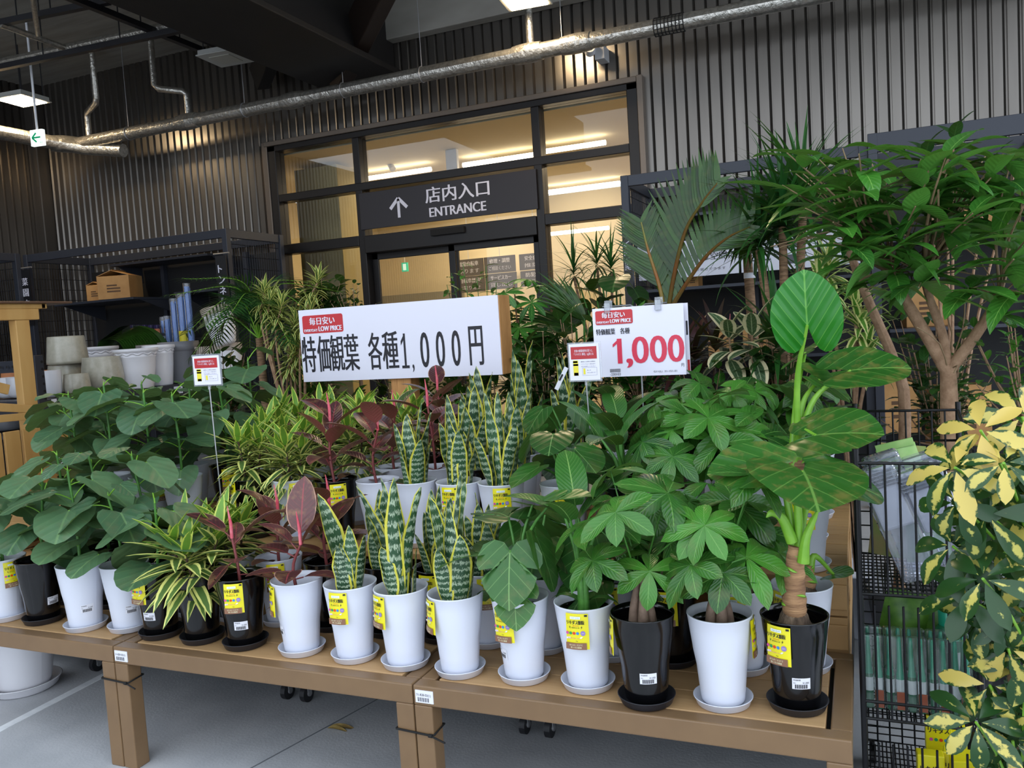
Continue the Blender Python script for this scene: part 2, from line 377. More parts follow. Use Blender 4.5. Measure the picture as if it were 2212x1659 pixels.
# entrance storefront
FY = YW-.06
b = MB()
def fr(x0, x1, z0, z1, y0=FY, y1=YW+.1, mt=0): box(b, (x0, y0, z0), (x1, y1, z1), mt)
fr(X1, X1+.10, 0, ZT); fr(X2-.10, X2, 0, ZT); fr(X1, X2, ZT-.06, ZT)
for xm in (-4.76, -2.76): fr(xm-.04, xm+.04, 0, ZT-.06, FY+.004)
fr(X1+.1, X2-.1, 2.995, 3.075, FY+.002)
fr(X1+.1, -4.8, 2.43, 2.535, FY+.002); fr(-2.72, X2-.1, 2.43, 2.535, FY+.002)
fr(-4.72, -2.8, 2.345, 2.525, FY-.02)
struct(b.build('window_1', m_blk, bev=.006))
b = MB(); box(b, (X2, FY-.02, 0), (X2+.055, YW+.02, ZT+.055)); box(b, (X1-.03, FY-.02, ZT), (X2, YW+.02, ZT+.05)); box(b, (X1-.07, FY-.01, 0), (X1, YW+.02, ZT+.05))
struct(b.build('trim_5', mat('bronze_trim', '#6e6257', .35, .4), bev=.006))
m_pane = glass('storefront_glass', (.93, .93, .92), 1.1)
b = MB()
for x0, x1 in ((X1+.1, -4.8), (-4.72, -2.8), (-2.72, X2-.1)):
    box(b, (x0, YW+.02, 3.075), (x1, YW+.03, ZT-.06)); box(b, (x0, YW+.02, 2.535), (x1, YW+.03, 2.995))
box(b, (X1+.1, YW+.02, 0), (-4.8, YW+.03, 2.43)); box(b, (-2.72, YW+.02, 0), (X2-.1, YW+.03, 2.43))
struct(b.build('window_2', m_pane))
# sliding doors
b = MB()
for x0, x1, y in ((-4.72, -3.71, YW+.05), (-3.79, -2.8, YW+.0)):
    for a0, a1, z0, z1 in ((x0, x0+.07, 0, 2.345), (x1-.07, x1, 0, 2.345), (x0, x1, 2.28, 2.345), (x0, x1, 0, .1)): box(b, (a0, y, z0), (a1, y+.035, z1))
struct(b.build('door_1', m_blk, bev=.004))
b = MB()
for x0, x1, y in ((-4.66, -3.77, YW+.06), (-3.72, -2.86, YW+.01)): box(b, (x0, y, .1), (x1, y+.008, 2.28))
struct(b.build('door_2', m_pane))
b = MB(); box(b, (-3.92, FY-.06, 2.44), (-3.55, FY-.02, 2.505))
tag(b.build('door_sensor', m_dark, bev=.006), 'small black motion sensor on the entrance header', 'sensor')
# entrance sign
t = thing('entrance_sign', 'long black ENTRANCE sign with white arrow above the sliding doors', 'sign', (-4.76, FY-.03, 2.575))
b = MB(); box(b, (0.02, 0, 0.01), (1.99, .02, .385)); b.build('panel', mat('black_sign_board', '#231f24', .45), t, bev=.003)
b = MB(); xd = A(1, 0, 0); m_let = mat('white_lettering', '#dcdae6', .5)
text(b, '店内入口', A(.80, -.002, .195), xd, Z, .70, .155, 0, bold=.004); text(b, 'ENTRANCE', A(.835, -.002, .055), xd, Z, .62, .092, 0, bold=.004)
o = b.build('lettering', m_let, t)
b = MB(); c = A(.485, -.002, 0)
for s in (-1, 1): bar(b, c+A(0, 0, .285), c+A(s*.098, 0, .185), .002, .034, up=A(0, 0, 1)) 
bar(b, c+A(0, 0, .09), c+A(0, 0, .275), .030, .002, up=A(0, 1, 0)); b.build('arrow', m_let, t)
# shop interior
RX0, RX1, RY1, RZ = -7.6, -.3, 12.4, 3.5
b = MB(); box(b, (RX0, RY1, 0), (RX1, RY1+.1, RZ)); box(b, (RX0-.1, YW+.16, 0), (RX0, RY1, RZ)); box(b, (RX1, YW+.16, 0), (RX1+.1, RY1, RZ))
struct(b.build('wall_shop', m_cream))
b = MB(); box(b, (RX0-.1, YW+.17, RZ+.04), (RX1+.1, RY1+.1, RZ+.12)); struct(b.build('ceiling_shop', mat('cream_shop_ceiling', '#dfd0ae', .8)))
b = MB(); box(b, (RX0, YW+.17, .0), (RX1, RY1, .004)); struct(b.build('floor_shop', mat('shop_floor', '#b9ad98', .35)))
b = MB(); box(b, (-6.15, YW+.75, 0), (-5.55, YW+1.2, RZ)); struct(b.build('wall_column', mat('olive_column', '#b5a878', .7)))
m_tube = mat('warm_light_tube', '#ffffff', .5, emit=(1., .90, .70), es=10)
tubes = [((667, 403), (766, 391)), ((783, 385), (936, 367)), ((998, 356), (1155, 335)), ((1172, 325), (1312, 310)), ((665, 483), (770, 471)), ((1175, 414), (1342, 396)),
         ((990, 530), (1112, 518)), ((1185, 506), (1315, 492)), ((600, 565), (775, 543))]
for k, (p, q) in enumerate(tubes):
    P0, P1 = atz(*p, RZ-.05), atz(*q, RZ-.05)
    if P0[1] > RY1-.3:
        P0, P1 = aty(*p, RY1-.5), aty(*q, RY1-.5); 
    y = (P0[1]+P1[1])/2; z = min((P0[2]+P1[2])/2, RZ-.03); b = MB(); tube(b, [(P0[0], y, z), (P1[0], y, z)], .028, 10)
    where = ['upper left pane', 'high pane left of hanging box', 'high pane right of hanging box', 'top right pane', 'middle left pane', 'middle right pane', 'right sliding door', 'lower right pane', 'lower left pane'][k]
    g = tag(b.build('light_tube', m_tube), 'glowing warm light tube seen through the '+where, 'light', 'light tubes in the shop')
for x, y, e in ((-5.6, 9.2, 26), (-3.7, 9.2, 26), (-1.6, 9.2, 26), (-5.4, 11.4, 26), (-2.4, 11.4, 26)):
    l = bpy.data.lights.new('shop_ceiling_light', 'AREA'); l.energy = e; l.size = 1.3; l.size_y = .12; l.shape = 'RECTANGLE'; l.color = (1, .78, .48)
    o = bpy.data.objects.new('shop_ceiling_light', l); o.location = (x, y, RZ-.1); COL.objects.link(o)
t = thing('hanging_box', 'white box hung from the shop ceiling on a rod', 'fixture', aty(977, 345, 8.6))
b = MB(); box(b, (-.07, -.03, -.12), (.07, .03, .11)); b.build('housing', m_white, t, bev=.006)
b = MB(); tube(b, [(0, 0, .10), (0, 0, .38)], .006); lathe(b, [(0, .36), (.05, .38), (.06, .40), (0, .40)], 14); b.build('rod', m_white, t)
t = thing('track_spotlight', 'small white spotlight under the shop ceiling', 'light', aty(846, 358, 8.9))
b = MB(); tube(b, [(-.03, 0, .05), (.03, -.03, -.05)], .04, 12); b.build('lamp_head', m_white, t)
b = MB(); tube(b, [(-.03, 0, .04), (-.03, 0, .15)], .008); b.build('stem', m_white, t)
t = thing('exit_sign', 'small green exit sign hanging inside the shop', 'sign', aty(875, 577, 11.5))
b = MB(); box(b, (-.05, -.02, -.07), (.05, .02, .07)); b.build('panel', mat('green_exit_panel', '#35b58f', .4, emit='#39c79a', es=.6), t)
b = MB(); box(b, (-.025, -.024, -.05), (.03, -.02, .05)); b.build('pictogram', mat('exit_white', '#dffcf0', .4, emit='#d8ffee', es=.7), t)
b = MB(); tube(b, [(0, 0, .07), (0, 0, .33)], .006); b.build('rod', m_white, t)
b = MB(); p = aty(958, 640, 12.3); box(b, (p[0]-1.15, 12.2, 0), (p[0]+.35, 12.38, p[2]+.08)); b.build('cabinet', mat('grey_cabinet', '#8d8a7c', .5), None)
tag(bpy.data.objects['cabinet'], 'grey cabinet against the far shop wall, seen through the left door', 'cabinet')
# grey notice boards on the shop wall
SG = [(1012, 578, 66, 33, '電動自転車', '承ります', 'left in upper row'), (1079, 571, 70, 33, '修理・調整', 'ご相談ください', 'middle in upper row'), (1155, 564, 70, 33, '安全自転車', '推奨店', 'right in upper row'),
      (1015, 614, 66, 32, '自転車部品', 'お取り寄せ', 'left in lower row'), (1082, 607, 70, 32, 'サービスカー', '貸し出し', 'middle in lower row'), (1158, 600, 70, 32, '防犯登録', '承ります', 'right in lower row')]
for px, py, w, h, s1, s2, wh in SG:
    y = 10.6; p = aty(px, py, y); k = np.linalg.norm(aty(px+1, py, y)-p); w, h = w*k*.96, h*k*.98
    t = thing('notice_board', 'grey hanging notice board with white writing, '+wh, 'sign', p, group='notice boards in the shop')
    b = MB(); box(b, (-w/2, 0, -h/2), (w/2, .02, h/2)); b.build('board', mat('grey_board', '#5f5750', .6), t)
    b = MB(); text(b, s1, A(-w*.32, -.003, .02), xd, Z, w*.66, h*.28, 0, bold=.002); text(b, s2, A(-w*.34, -.003, -h*.34), xd, Z, w*.7, h*.26, 0); b.build('lettering', m_let, t)
    b = MB(); tube(b, [(0, .01, h/2), (0, .01, RZ-p[2]+.05)], .003, 5); b.build('wire', m_white, t)
# ---------------------------------------------------------------- under the canopy
m_lamp = mat('lit_lamp_diffuser', '#ffffff', .5, emit=(1., .76, .46), es=95)
m_off = mat('unlit_lamp_diffuser', '#a8a69c', .5)
def panel_lamp(c, lit, label, yaw=.1):
    t = thing('ceiling_lamp', label, 'lamp', c, yaw, 'square lamps under the canopy')
    b = MB(); box(b, (-.18, -.18, 0), (.18, .18, .05)); box(b, (-.195, -.195, -.006), (.195, .195, .006)); b.build('housing', mat('grey_lamp_body', '#a9a9a4', .5), t, bev=.004)
    b = MB(); s = .16 if lit else .11; box(b, (-s, -s, -.012), (s, s, -.005)); b.build('diffuser', m_lamp if lit else m_off, t)
    
    for x in (-.14, .14):
        for y in (-.14, .14): b = MB(); tube(b, [(x, y, .05), (x, y, ZC-c[2]+.01)], .006, 6); b.build('hanger', m_blk2, t)
    return t
LZ = 4.2
panel_lamp(tuple(atz(48, 217, LZ)), True, 'lit square ceiling lamp above the hanging green arrow sign')
panel_lamp(tuple(atz(488, 126, LZ)), False, 'unlit square ceiling lamp between the black ceiling bars')
panel_lamp(tuple(atz(1133, -1, LZ)), True, 'lit square ceiling lamp at the top edge above the entrance')
# hanging emergency sign
p = aty(82, 298, 6.05)
t = thing('emergency_sign', 'lit white emergency sign with green arrow hanging by the left wall', 'sign', p, .15)
b = MB(); box(b, (-.075, -.02, -.08), (.075, .02, .08)); b.build('panel', mat('white_lit_sign', '#f4fff9', .4, emit='#f2fff8', es=1.1), t, bev=.004)
b = MB(); m_gr = mat('green_arrow', '#00a36c', .5, emit='#009a63', es=.35)
bar(b, A(-.045, -.023, 0), A(.05, -.023, 0), .003, .016, up=Z)
for s in (-1, 1): bar(b, A(-.05, -.023, 0), A(.0, -.023, s*.045), .003, .016, up=A(0, 1, 0) if 0 else Z)
b.build('arrow', m_gr, t)
b = MB(); text(b, 'ｴ|', A(.035, -.0225, -.07), A(1, 0, 0), Z, .03, .03, 0); b.build('pictogram', m_gr, t)
b = MB(); tube(b, [(0, 0, .08), (0, 0, ZC-p[2]+.01)], .012, 8); b.build('rod', m_white, t)
# foil-lagged pipes
def pipe(name, label, pts, r, joints=(), extra=None):
    t = thing(name, label, 'pipe', (0, 0, 0)); b = MB(); tube(b, pts, r, 14); b.build('run', m_foil, t)
    for c, rr, a in joints:
        b = MB(); a = nrm(a); P = [np.asarray(c)+a*k for k in np.linspace(-rr*1.7, rr*1.7, 9)]
        tube(b, P, rr*(1+.12*np.sin(np.linspace(0, PI, 9))), 14); b.build('joint_wrap', m_foil, t)
    return t
PY = 7.0; r = .068; mp = lambda x: aty(x[0], x[1], PY)
zP = 3.885
c1 = A(-8.28, PY, zP); c2 = A(2.6, PY, zP)
t = pipe('drain_pipe', 'long silver foil-wrapped pipe running above the entrance', [c1, A(-4, PY, zP), c2], r,
         [(A(mp((635, 212))[0], PY, zP), .074, (1, 0, 0)), (A(mp((1140, 112))[0], PY, zP), .078, (1, 0, 0)), (A(mp((1245, 90))[0], PY, zP), .076, (1, 0, 0)), (A(mp((405, 255))[0], PY, zP), .078, (1, 0, 0))])
b = MB(); xk = [mp((1415, 60))[0], mp((1478, 48))[0]]
for x in np.linspace(*xk, 9): tube(b, [A(x, PY+.0735*math.cos(a), zP+.0735*math.sin(a)) for a in np.linspace(0, 2*PI, 17)], .004, 4)
for a in np.linspace(0, 2*PI, 13)[:-1]: tube(b, [A(x, PY+.0735*math.cos(a), zP+.0735*math.sin(a)) for x in xk], .003, 4)
b.build('mesh_wrap', m_dark, t)
pipe('branch_pipe', 'silver pipe along the left wall behind the green arrow sign', [A(-8.36, 4.6, zP), A(-8.36, 6.2, zP), A(-8.33, 6.85, zP), A(-8.1, PY+.02, zP-.06), A(-7.6, PY+.1, zP-.14)], .075, [(A(-8.3, 6.92, zP), .085, (.6, .8, 0))])
for (x, y), nm, j in (((400, 250), 'from the long pipe to the ceiling near the unlit lamp', (-.30, .0)), ((185, 300), 'in the left corner up to the ceiling', (.32, .0)), ((1142, 105), 'up to the ceiling under the lamp at the top edge', (0, 0))):
    X = mp((x, y))[0]; yy = PY+.05
    P = [A(X, yy, zP), A(X, yy, 4.18)]
    if j[0]: P += [A(X+j[0]*.1, yy-.02, 4.22), A(X+j[0]*.9, yy-.12, 4.26), A(X+j[0], yy-.14, 4.30)]
    P += [A(X+j[0], yy-.14*(j[0] != 0), ZC+.02)]
    pipe('riser_pipe', 'thin silver pipe rising '+nm, P, .034)
z2 = 4.36; a0, a1 = atz(-60, 150, z2), atz(512, 26, z2)
pipe('branch_pipe', 'silver pipe crossing under the grey ceiling at top left', [a0, (a0+a1)/2, a1], .045)
a0, a1 = atz(0, 52, z2), atz(150, 107, z2); pipe('branch_pipe', 'thin silver pipe joining the ceiling pipe at the far left', [a0, a1], .028)
a0, a1 = atz(430, -20, z2), atz(512, 26, z2); pipe('branch_pipe', 'short silver pipe end at the top edge by the dark beam', [a0, a1], .03)
a0, a1 = atz(70, -10, z2), atz(82, 75, 4.3); pipe('riser_pipe', 'thin vertical pipe at the top left ceiling', [a0, a1], .022)
# ceiling channels
CH = [((140, -10), (440, 110), 4.33, 'first long black ceiling bar reaching the unlit lamp'), ((230, -10), (500, 112), 4.33, 'second long black ceiling bar reaching the unlit lamp'),
      ((-10, 148), (567, 27), 4.27, 'black cable tray hanging beside the crossing ceiling pipe'), ((-10, 52), (235, 2), 4.38, 'short black bar at the far top left of the ceiling')]
for p, q, z, lb in CH:
    P0, P1 = atz(*p, z), atz(*q, z); t = thing('ceiling_bar', lb, 'bar', (0, 0, 0), group='black ceiling bars')
    b = MB(); bar(b, P0, P1, .055, .05); b.build('channel', m_blk2, t)
    
    for k in (.2, .5, .8): b = MB(); tube(b, [P0+(P1-P0)*k, np.append((P0+(P1-P0)*k)[:2], ZC+.02)], .006, 6); b.build('hanger', m_blk2, t)
# dark beams and brace
m_beam = mat('dark_brown_beam', '#151110', .6, c2='#0f0c0b', sc=4)
b = MB(); box(b, (-4.95, 1.2, 4.12), (-4.25, YW-.01, ZC+.05)); box(b, (-5.05, 1.2, 4.06), (-4.15, YW-.01, 4.12)); struct(b.build('trim_6', m_beam, bev=.01))
P0, P1 = aty(725, 175, 7.3), aty(838, -60, 6.3); b = MB(); bar(b, P0, P1, .30, .16, up=A(0, 1, 0)); struct(b.build('trim_7', mat('brown_brace', '#20150f', .5), bev=.01))
P0, P1 = aty(560, 170, 7.3), aty(650, -60, 6.3); b = MB(); bar(b, P0, P1, .26, .14, up=A(0, 1, 0)); struct(b.build('trim_8', m_beam, bev=.01))
# small wall fixtures
t = thing('wall_speaker', 'white loudspeaker on a bracket below the long pipe', 'speaker', aty(1290, 115, 7.35))
b = MB(); tube(b, [(-.03, -.12, .03), (-.06, -.02, .02)], .05, 12); b.build('horn', m_white, t)
b = MB(); box(b, (-.02, -.02, -.06), (.07, .148, .06)); b.build('bracket', mat('grey_bracket', '#b9b9bb', .5), t, bev=.006)
for (x, y), y2, lb in (((525, 185), 213, 'lower left of the unlit lamp and dark beam'), ((738, 140), 172, 'right of the dark beam'), ((1210, 18), 83, 'right of the top lamp'), ((905, 60), 150, 'left of the top lamp'), ((265, 140), 268, 'by the left corner')):
    p = mp((x, y)); b = MB(); x0 = p[0]; t = thing('pipe_hanger', 'thin rod holding the long pipe, '+lb, 'hanger', (x0, PY, zP), group='hanger rods of the long pipe')
    tube(b, [(0, 0, .05), (0, 0, ZC-zP+.02)], .004, 6); b.build('rod', mat('zinc', '#a5a5a8', .4, .7), t)
    b = MB(); tube(b, [(0, .072*math.cos(a), .072*math.sin(a)) for a in np.linspace(0, 2*PI, 15)], .005, 5); b.build('clamp', mat('zinc', '#a5a5a8'), t)
# ---------------------------------------------------------------- racks along the walls
m_rackback = mat('black_rack_panel', '#0c0c0f', .6)
m_wire = mat('dark_wire', '#24252c', .45, .3)
m_zinc = mat('zinc', '#a5a5a8')
RT = 2.625
def wall_rack(name, label, x0, x1, y0, y1, mids, shelves, zt=RT, mesh=(), backz=2.45, along='x', bh=.085):
    t = thing(name, label, 'rack', ((x0+x1)/2, (y0+y1)/2, 0)); c = A((x0+x1)/2, (y0+y1)/2, 0)
    def bx(b, lo, hi): box(b, A(*lo)-c, A(*hi)-c)
    for x in (x0, x1):
        for y in (y0, y1):
            b = MB(); bx(b, (x-.03, y-.03, 0), (x+.03, y+.03, zt)); b.build('post', m_navy, t, bev=.003)
    b = MB()
    for y in (y0, y1): bx(b, (x0, y-.02, zt-bh), (x1, y+.02, zt))
    for x in (x0, x1): bx(b, (x-.02, y0, zt-bh), (x+.02, y1, zt))
    b.build('top_rail', m_navy, t, bev=.003)
    b = MB()
    if along == 'x': bx(b, (x0, y1-.012, .1), (x1, y1, backz))
    else: bx(b, (x0, y0, .1), (x0+.012, y1, backz))
    b.build('back_panel', m_rackback, t)
    for k in mids:
        b = MB()
        if along == 'x': bx(b, (k-.025, y1-.07, 0), (k+.025, y1-.015, backz+.03))
        else: bx(b, (x0+.02, k-.025, 0), (x0+.07, k+.025, backz+.03))
        b.build('back_post', m_navy, t)
    for (a0, a1, b0, b1, z) in shelves:
        b = MB(); bx(b, (a0, b0, z-.025), (a1, b1, z))
        for x in (a0+.02, a1-.02):
            P = [A(x, b1, z-.02), A(x, b1, z-.2), A(x, b0+.08, z-.02)]; V = []
            for s in (-.008, .008): V += [p-c+A(s, 0, 0) for p in P]
            b.add(V, [[0, 1, 2], [5, 4, 3], [0, 3, 4, 1], [1, 4, 5, 2], [2, 5, 3, 0]], smooth=False)
        b.build('shelf', m_navy, t, bev=.002)
    for (p, q, z0, z1) in mesh:
        p, q = A(*p)-A(*c[:2]), A(*q)-A(*c[:2]); b = MB(); n = int(np.linalg.norm(q-p)/.035)
        for k in np.linspace(0, 1, n+1): g = p+(q-p)*k; tube(b, [(*g, z0), (*g, z1)], .0035, 4, cap=False)
        for z in np.arange(z0, z1+.01, .12): tube(b, [(*p, z), (*q, z)], .0035, 4, cap=False)
        b.build('mesh_side', m_wire, t)
    return t
RX = (-8.55, -5.72)
wall_rack('wall_rack', 'tall dark navy rack left of the entrance with cardboard boxes', RX[0], RX[1], 6.5, 7.32, (-7.35, -6.15),
          [(-8.35, -7.15, 6.62, 7.28, 2.06), (-7.7, -6.3, 6.85, 7.28, 2.46), (-6.75, -5.85, 6.8, 7.28, 2.08), (-7.4, -6.4, 6.9, 7.28, 1.58)], mesh=[((-5.72, 6.5), (-5.72, 7.32), .2, 2.6), ((-8.55, 6.5), (-8.55, 7.32), .2, 2.55)])
wall_rack('wall_rack', 'tall dark navy rack along the left wall at the picture edge', XL+.08, -8.62, 2.8, 6.42, (4, 5.2), [(XL+.1, -8.75, 4.2, 6.2, 1.75)], zt=2.64, mesh=[((XL+.1, 6.42), (-8.62, 6.42), .2, 2.55)], along='y')
wall_rack('wall_rack', 'tall dark rack right of the entrance with white banner boards', -1.68, .06, 6.5, 7.32, (-.8,), [(-1.62, .02, 6.62, 7.28, 1.72), (-1.62, .02, 6.6, 7.28, 1.15), (-1.5, -.1, 6.85, 7.28, 2.32)], mesh=[((-1.68, 6.5), (-1.68, 7.32), .2, 2.55)], backz=2.5)
wall_rack('wall_rack', 'tall dark rack at the far right behind the big trees', .12, 2.4, 6.45, 7.32, (1.2,), [(.2, 2.3, 6.62, 7.28, 1.95), (.2, 2.3, 6.6, 7.28, 1.3)], zt=2.68, backz=2.6, bh=.13)
# hanging vertical name boards
def vboard(s, c, w, h, label, rot=0, ch=.085):
    t = thing('name_board', label, 'sign', c, rot)
    b = MB(); box(b, (-w/2, 0, -h), (w/2, .012, 0)); b.build('board', mat('black_name_board', '#141316', .4), t)
    b = MB(); k = ch*1.42
    for i, g in enumerate(s): text(b, g, A(-ch/2, -.002, -.09-k*i-ch), A(1, 0, 0), Z, ch*(.62 if g in 'トルー' else 1), ch, 0, bold=.003)
    b.build('lettering', m_let, t)
    b = MB(); tube(b, [(-w/2-.02, .006, .02), (w/2+.04, .006, .02)], .009, 6); b.build('bracket', m_zinc, t)
p = aty(55, 583, 6.46); vboard('菜園支柱', (p[0], 6.44, p[2]), .16, .62, 'black vertical name board with white writing on the left corner of the rack')
p = aty(482, 552, 6.42); vboard('トンネル支柱', (p[0]-.02, 6.40, p[2]), .13, .95, 'black vertical name board with white writing at the right end of the rack', ch=.075)
p = aty(1358, 470, 6.45); t = thing('name_board', 'narrow black board with white script on the post right of the entrance', 'sign', (-1.68, 6.455, 2.32))
b = MB(); box(b, (-.035, 0, -.75), (.035, .01, 0)); b.build('board', mat('black_name_board', '#141316'), t)
b = MB(); [text(b, g, A(-.025, -.002, -.1-.085*i), A(1, 0, 0), Z, .05, .06, 0) for i, g in enumerate('しっくり屋')]; b.build('lettering', m_let, t)
# cardboard boxes
m_card = mat('brown_cardboard', '#b98a52', .7, c2='#a97a45', sc=5)
def carton(c, s, rot, label, open_=True):
    t = thing('cardboard_box', label, 'box', c, rot); w, d, h = s
    b = MB(); box(b, (-w/2, -d/2, 0), (w/2, d/2, h)); b.build('body', m_card, t, bev=.004)
    for k, (sx, el) in enumerate(((-1, .35), (1, .3)) if open_ else ((-1, .01), (1, .02))):
        b = MB(); q = A(sx*w/2, 0, h); u = A(-sx*math.cos(el), 0, math.sin(el))
        obox(b, q+u*w*.27, w*.54, d, .005, u, A(0, 1, 0), np.cross(u, A(0, 1, 0))); b.build('flap', m_card, t)
    b = MB(); m_ink = mat('dark_print', '#5a3d22', .7)
    for k in range(3): rect(b, A(-w*.2, -d/2-.002, h*(.55-.13*k)), A(1, 0, 0), Z, w*(.42-.1*(k == 0)), h*.07, 0)
    b.build('print', m_ink, t)
p = aty(252, 622, 6.75); carton((p[0], 6.8, 2.06), (.36, .3, .25), .35, 'larger brown cardboard box with open flaps on the rack shelf')
p = aty(207, 622, 6.75); carton((p[0]-.03, 6.85, 2.06), (.2, .25, .18), .2, 'smaller brown cardboard box left of the larger one on the rack shelf')
# bundles of blue poles
m_blue = mat('blue_plastic_pole', '#2f74c9', .35, c2='#4a8ddb', sc=30, stretch=(1, 1, .1)); m_ylab = mat('yellow_label', '#e8d93a', .5)
m_clear = glass('clear_film', (.96, .97, 1), 1.6, .05, base=(.85, .88, .95, .12))
for k, (px, py, top, r) in enumerate([(358, 752, 690, .035), (366, 750, 688, .035), (383, 748, 650, .04), (399, 746, 640, .045), (414, 742, 617, .035), (352, 752, 730, .02)]):
    P0, P1 = aty(px, py, 6.72), aty(px, top, 6.72); hgt = P1[2]-1.42
    t = thing('pole_bundle', 'bundle of blue garden poles, '+['second from left, short', 'third from left, short', 'fourth from left, tall', 'fifth from left, tall with yellow label', 'rightmost and tallest', 'leftmost and shortest'][k], 'pole bundle', (P0[0], 6.72, 1.42), group='blue pole bundles on the rack')
    b = MB(); rg = random.Random(k)
    for i in range(9): a = i*2.4; q = r*math.sqrt(i/9)*.85; tube(b, [(q*math.cos(a), q*math.sin(a), 0), (q*math.cos(a), q*math.sin(a), hgt-rg.random()*.03)], r*.28, 6)
    b.build('poles', m_blue, t)
    b = MB(); tube(b, [(0, 0, 0), (0, 0, hgt+.03)], r*1.08, 12, cap=False); b.build('film', m_clear, t)
    if k in (0, 3, 5):
        b = MB(); tube(b, [(0, 0, hgt*.12), (0, 0, hgt*.4)], r*1.1, 12, cap=False); b.build('label_sleeve', m_ylab, t)
b = MB(); box(b, (-7.25, 6.55, 1.38), (-6.2, 6.9, 1.42)); tag(b.build('pole_ledge', m_navy), 'narrow navy ledge under the blue pole bundles', 'shelf')
# snack-coloured fertiliser bags
for k in range(5):
    p = aty(288+13*k, 721, 6.62); t = thing('fertilizer_bag', 'orange and purple bag, '+['first', 'second', 'third', 'fourth', 'fifth'][k]+' from left in the row before the dark rack', 'bag', (p[0], 6.62, p[2]), .1*(k % 2), group='orange and purple bags on the rack')
    b = MB(); V = []
    box(b, (-.022, -.02, 0), (.024, .02, .055)); b.build('body', mat('orange_bag', '#c8622e', .35, c2='#e0a184', sc=40), t, bev=.008)
    b = MB(); box(b, (-.022, -.021, .055), (.024, .021, .095)); b.build('header', mat('purple_bag', '#30284f', .3), t, bev=.006)
b = MB(); p = aty(315, 722, 6.62); box(b, (p[0]-.25, 6.55, p[2]-.03), (p[0]+.2, 6.9, p[2])); tag(b.build('bag_shelf', m_navy), 'small dark shelf holding the orange and purple bags', 'shelf')
# roll of green edging film
m_film = mat('dark_green_film', '#2f5a1c', .35, c2='#1c3a10', sc=14, stretch=(1, 8, 1))
t = thing('green_sheet_roll', 'big fanned bundle of dark green plastic sheets behind the pots', 'sheet bundle', aty(255, 752, 6.2))
rg = random.Random(5)
b = MB()
for k in range(16):
    a0 = rg.uniform(-.2, .1); w = .36+.022*k; hgt = .10+.009*k; pts = [(-w*.55+.02*k, .02*k-.1, -.12), (-w*.3, .02*k-.1, hgt*.75), (.05, .02*k-.12, hgt*.95), (w*.45, .02*k-.1, hgt*.6), (w*.72, .02*k-.1, -.08)]
    S = spline(pts, 14); V = np.concatenate([S-A(0, .03, 0), S+A(0, .05, 0)]); b.add(V, gridF(2, 14), rnd=rg.random())
b.build('sheets', m_film, t)
# ---------------------------------------------------------------- pot display rack at left
XR = -5.65
zt, zl = 1.50, 1.165
t = thing('pot_rack', 'low navy slotted rack carrying ceramic pots', 'rack', (XR, 5.3, 0))
def rb(lo, hi, nm): b = MB(); box(b, A(*lo)-A(XR, 5.3, 0), A(*hi)-A(XR, 5.3, 0)); return b.build(nm, m_navy, t, bev=.003)
for y in (4.28, 6.38):
    for x in (XR-1.1, XR): rb((x-.035, y-.035, 0), (x+.035, y+.035, zt if y < 5 else zl+.1), 'post')
rb((XR-.03, 4.3, zl-.11), (XR+.02, 6.38, zl), 'front_beam'); rb((XR-1.1, 4.26, zl-.11), (XR, 4.30, zl), 'end_beam'); rb((XR-1.1, 4.26, zt-.12), (XR, 4.30, zt-.03), 'end_beam')
rb((XR-1.1, 4.3, zl-.03), (XR-.03, 6.38, zl-.005), 'shelf'); rb((XR-1.1, 4.3, .32), (XR-.03, 6.38, .35), 'shelf'); rb((XR-.03, 4.3, .27), (XR+.02, 6.38, .36), 'front_beam')
b = MB()
for i in range(14): disc(b, A(.0365, -1.02+0, 0)+A(0, .02, zt-.05-i*.055), A(0, 1, 0), Z, .011, 0, 8)
for i in range(16): disc(b, A(-.0+.001, -1.055-.001, 0)+A(-.08-.065*i, 0, zt-.075), A(1, 0, 0), Z, .011, 0, 8)
b.build('slot_holes', m_dark, t)
m_gp = mat('grey_glazed_pot', '#b7b2a2', .32, c2='#a7a291', sc=20, coat=.3); m_wp = mat('white_glazed_pot', '#e2e1e6', .3, coat=.3)
m_mp = mat('mid_grey_pot', '#7f8086', .45); m_gt = mat('taupe_rim', '#b3a79b', .55); m_terra = mat('terracotta', '#b9764a', .7)
def potprof(kind):
    if kind == 'round': return [(.0, 0), (.30, 0), (.40, .06), (.47, .2), (.5, .4), (.47, .75), (.44, .98), (.44, 1.0), (.41, 1.0), (.40, .9), (0, .85)]
    if kind == 'cone': return [(0, 0), (.44, 0), (.5, .04), (.5, .12), (.44, .95), (.43, 1), (.40, 1), (.39, .9), (0, .85)]
    if kind == 'egg': return [(0, 0), (.25, 0), (.36, .06), (.44, .2), (.47, .5), (.48, .97), (.475, 1), (.45, 1), (.44, .9), (0, .85)]
    if kind == 'rolled': return [(0, 0), (.32, 0), (.34, .02), (.40, .5), (.425, .78), (.44, .80), (.42, .82), (.45, .9), (.49, .92), (.5, .96), (.49, 1), (.45, 1), (.43, .93), (0, .85)]
    if kind == 'deep': return [(0, 0), (.36, 0), (.38, .03), (.44, .75), (.46, .78), (.5, .8), (.5, 1), (.46, 1), (.45, .8), (0, .8)]
    if kind == 'flute': return [(0, 0), (.27, 0), (.33, .05), (.40, .3), (.45, .6), (.475, .8)]
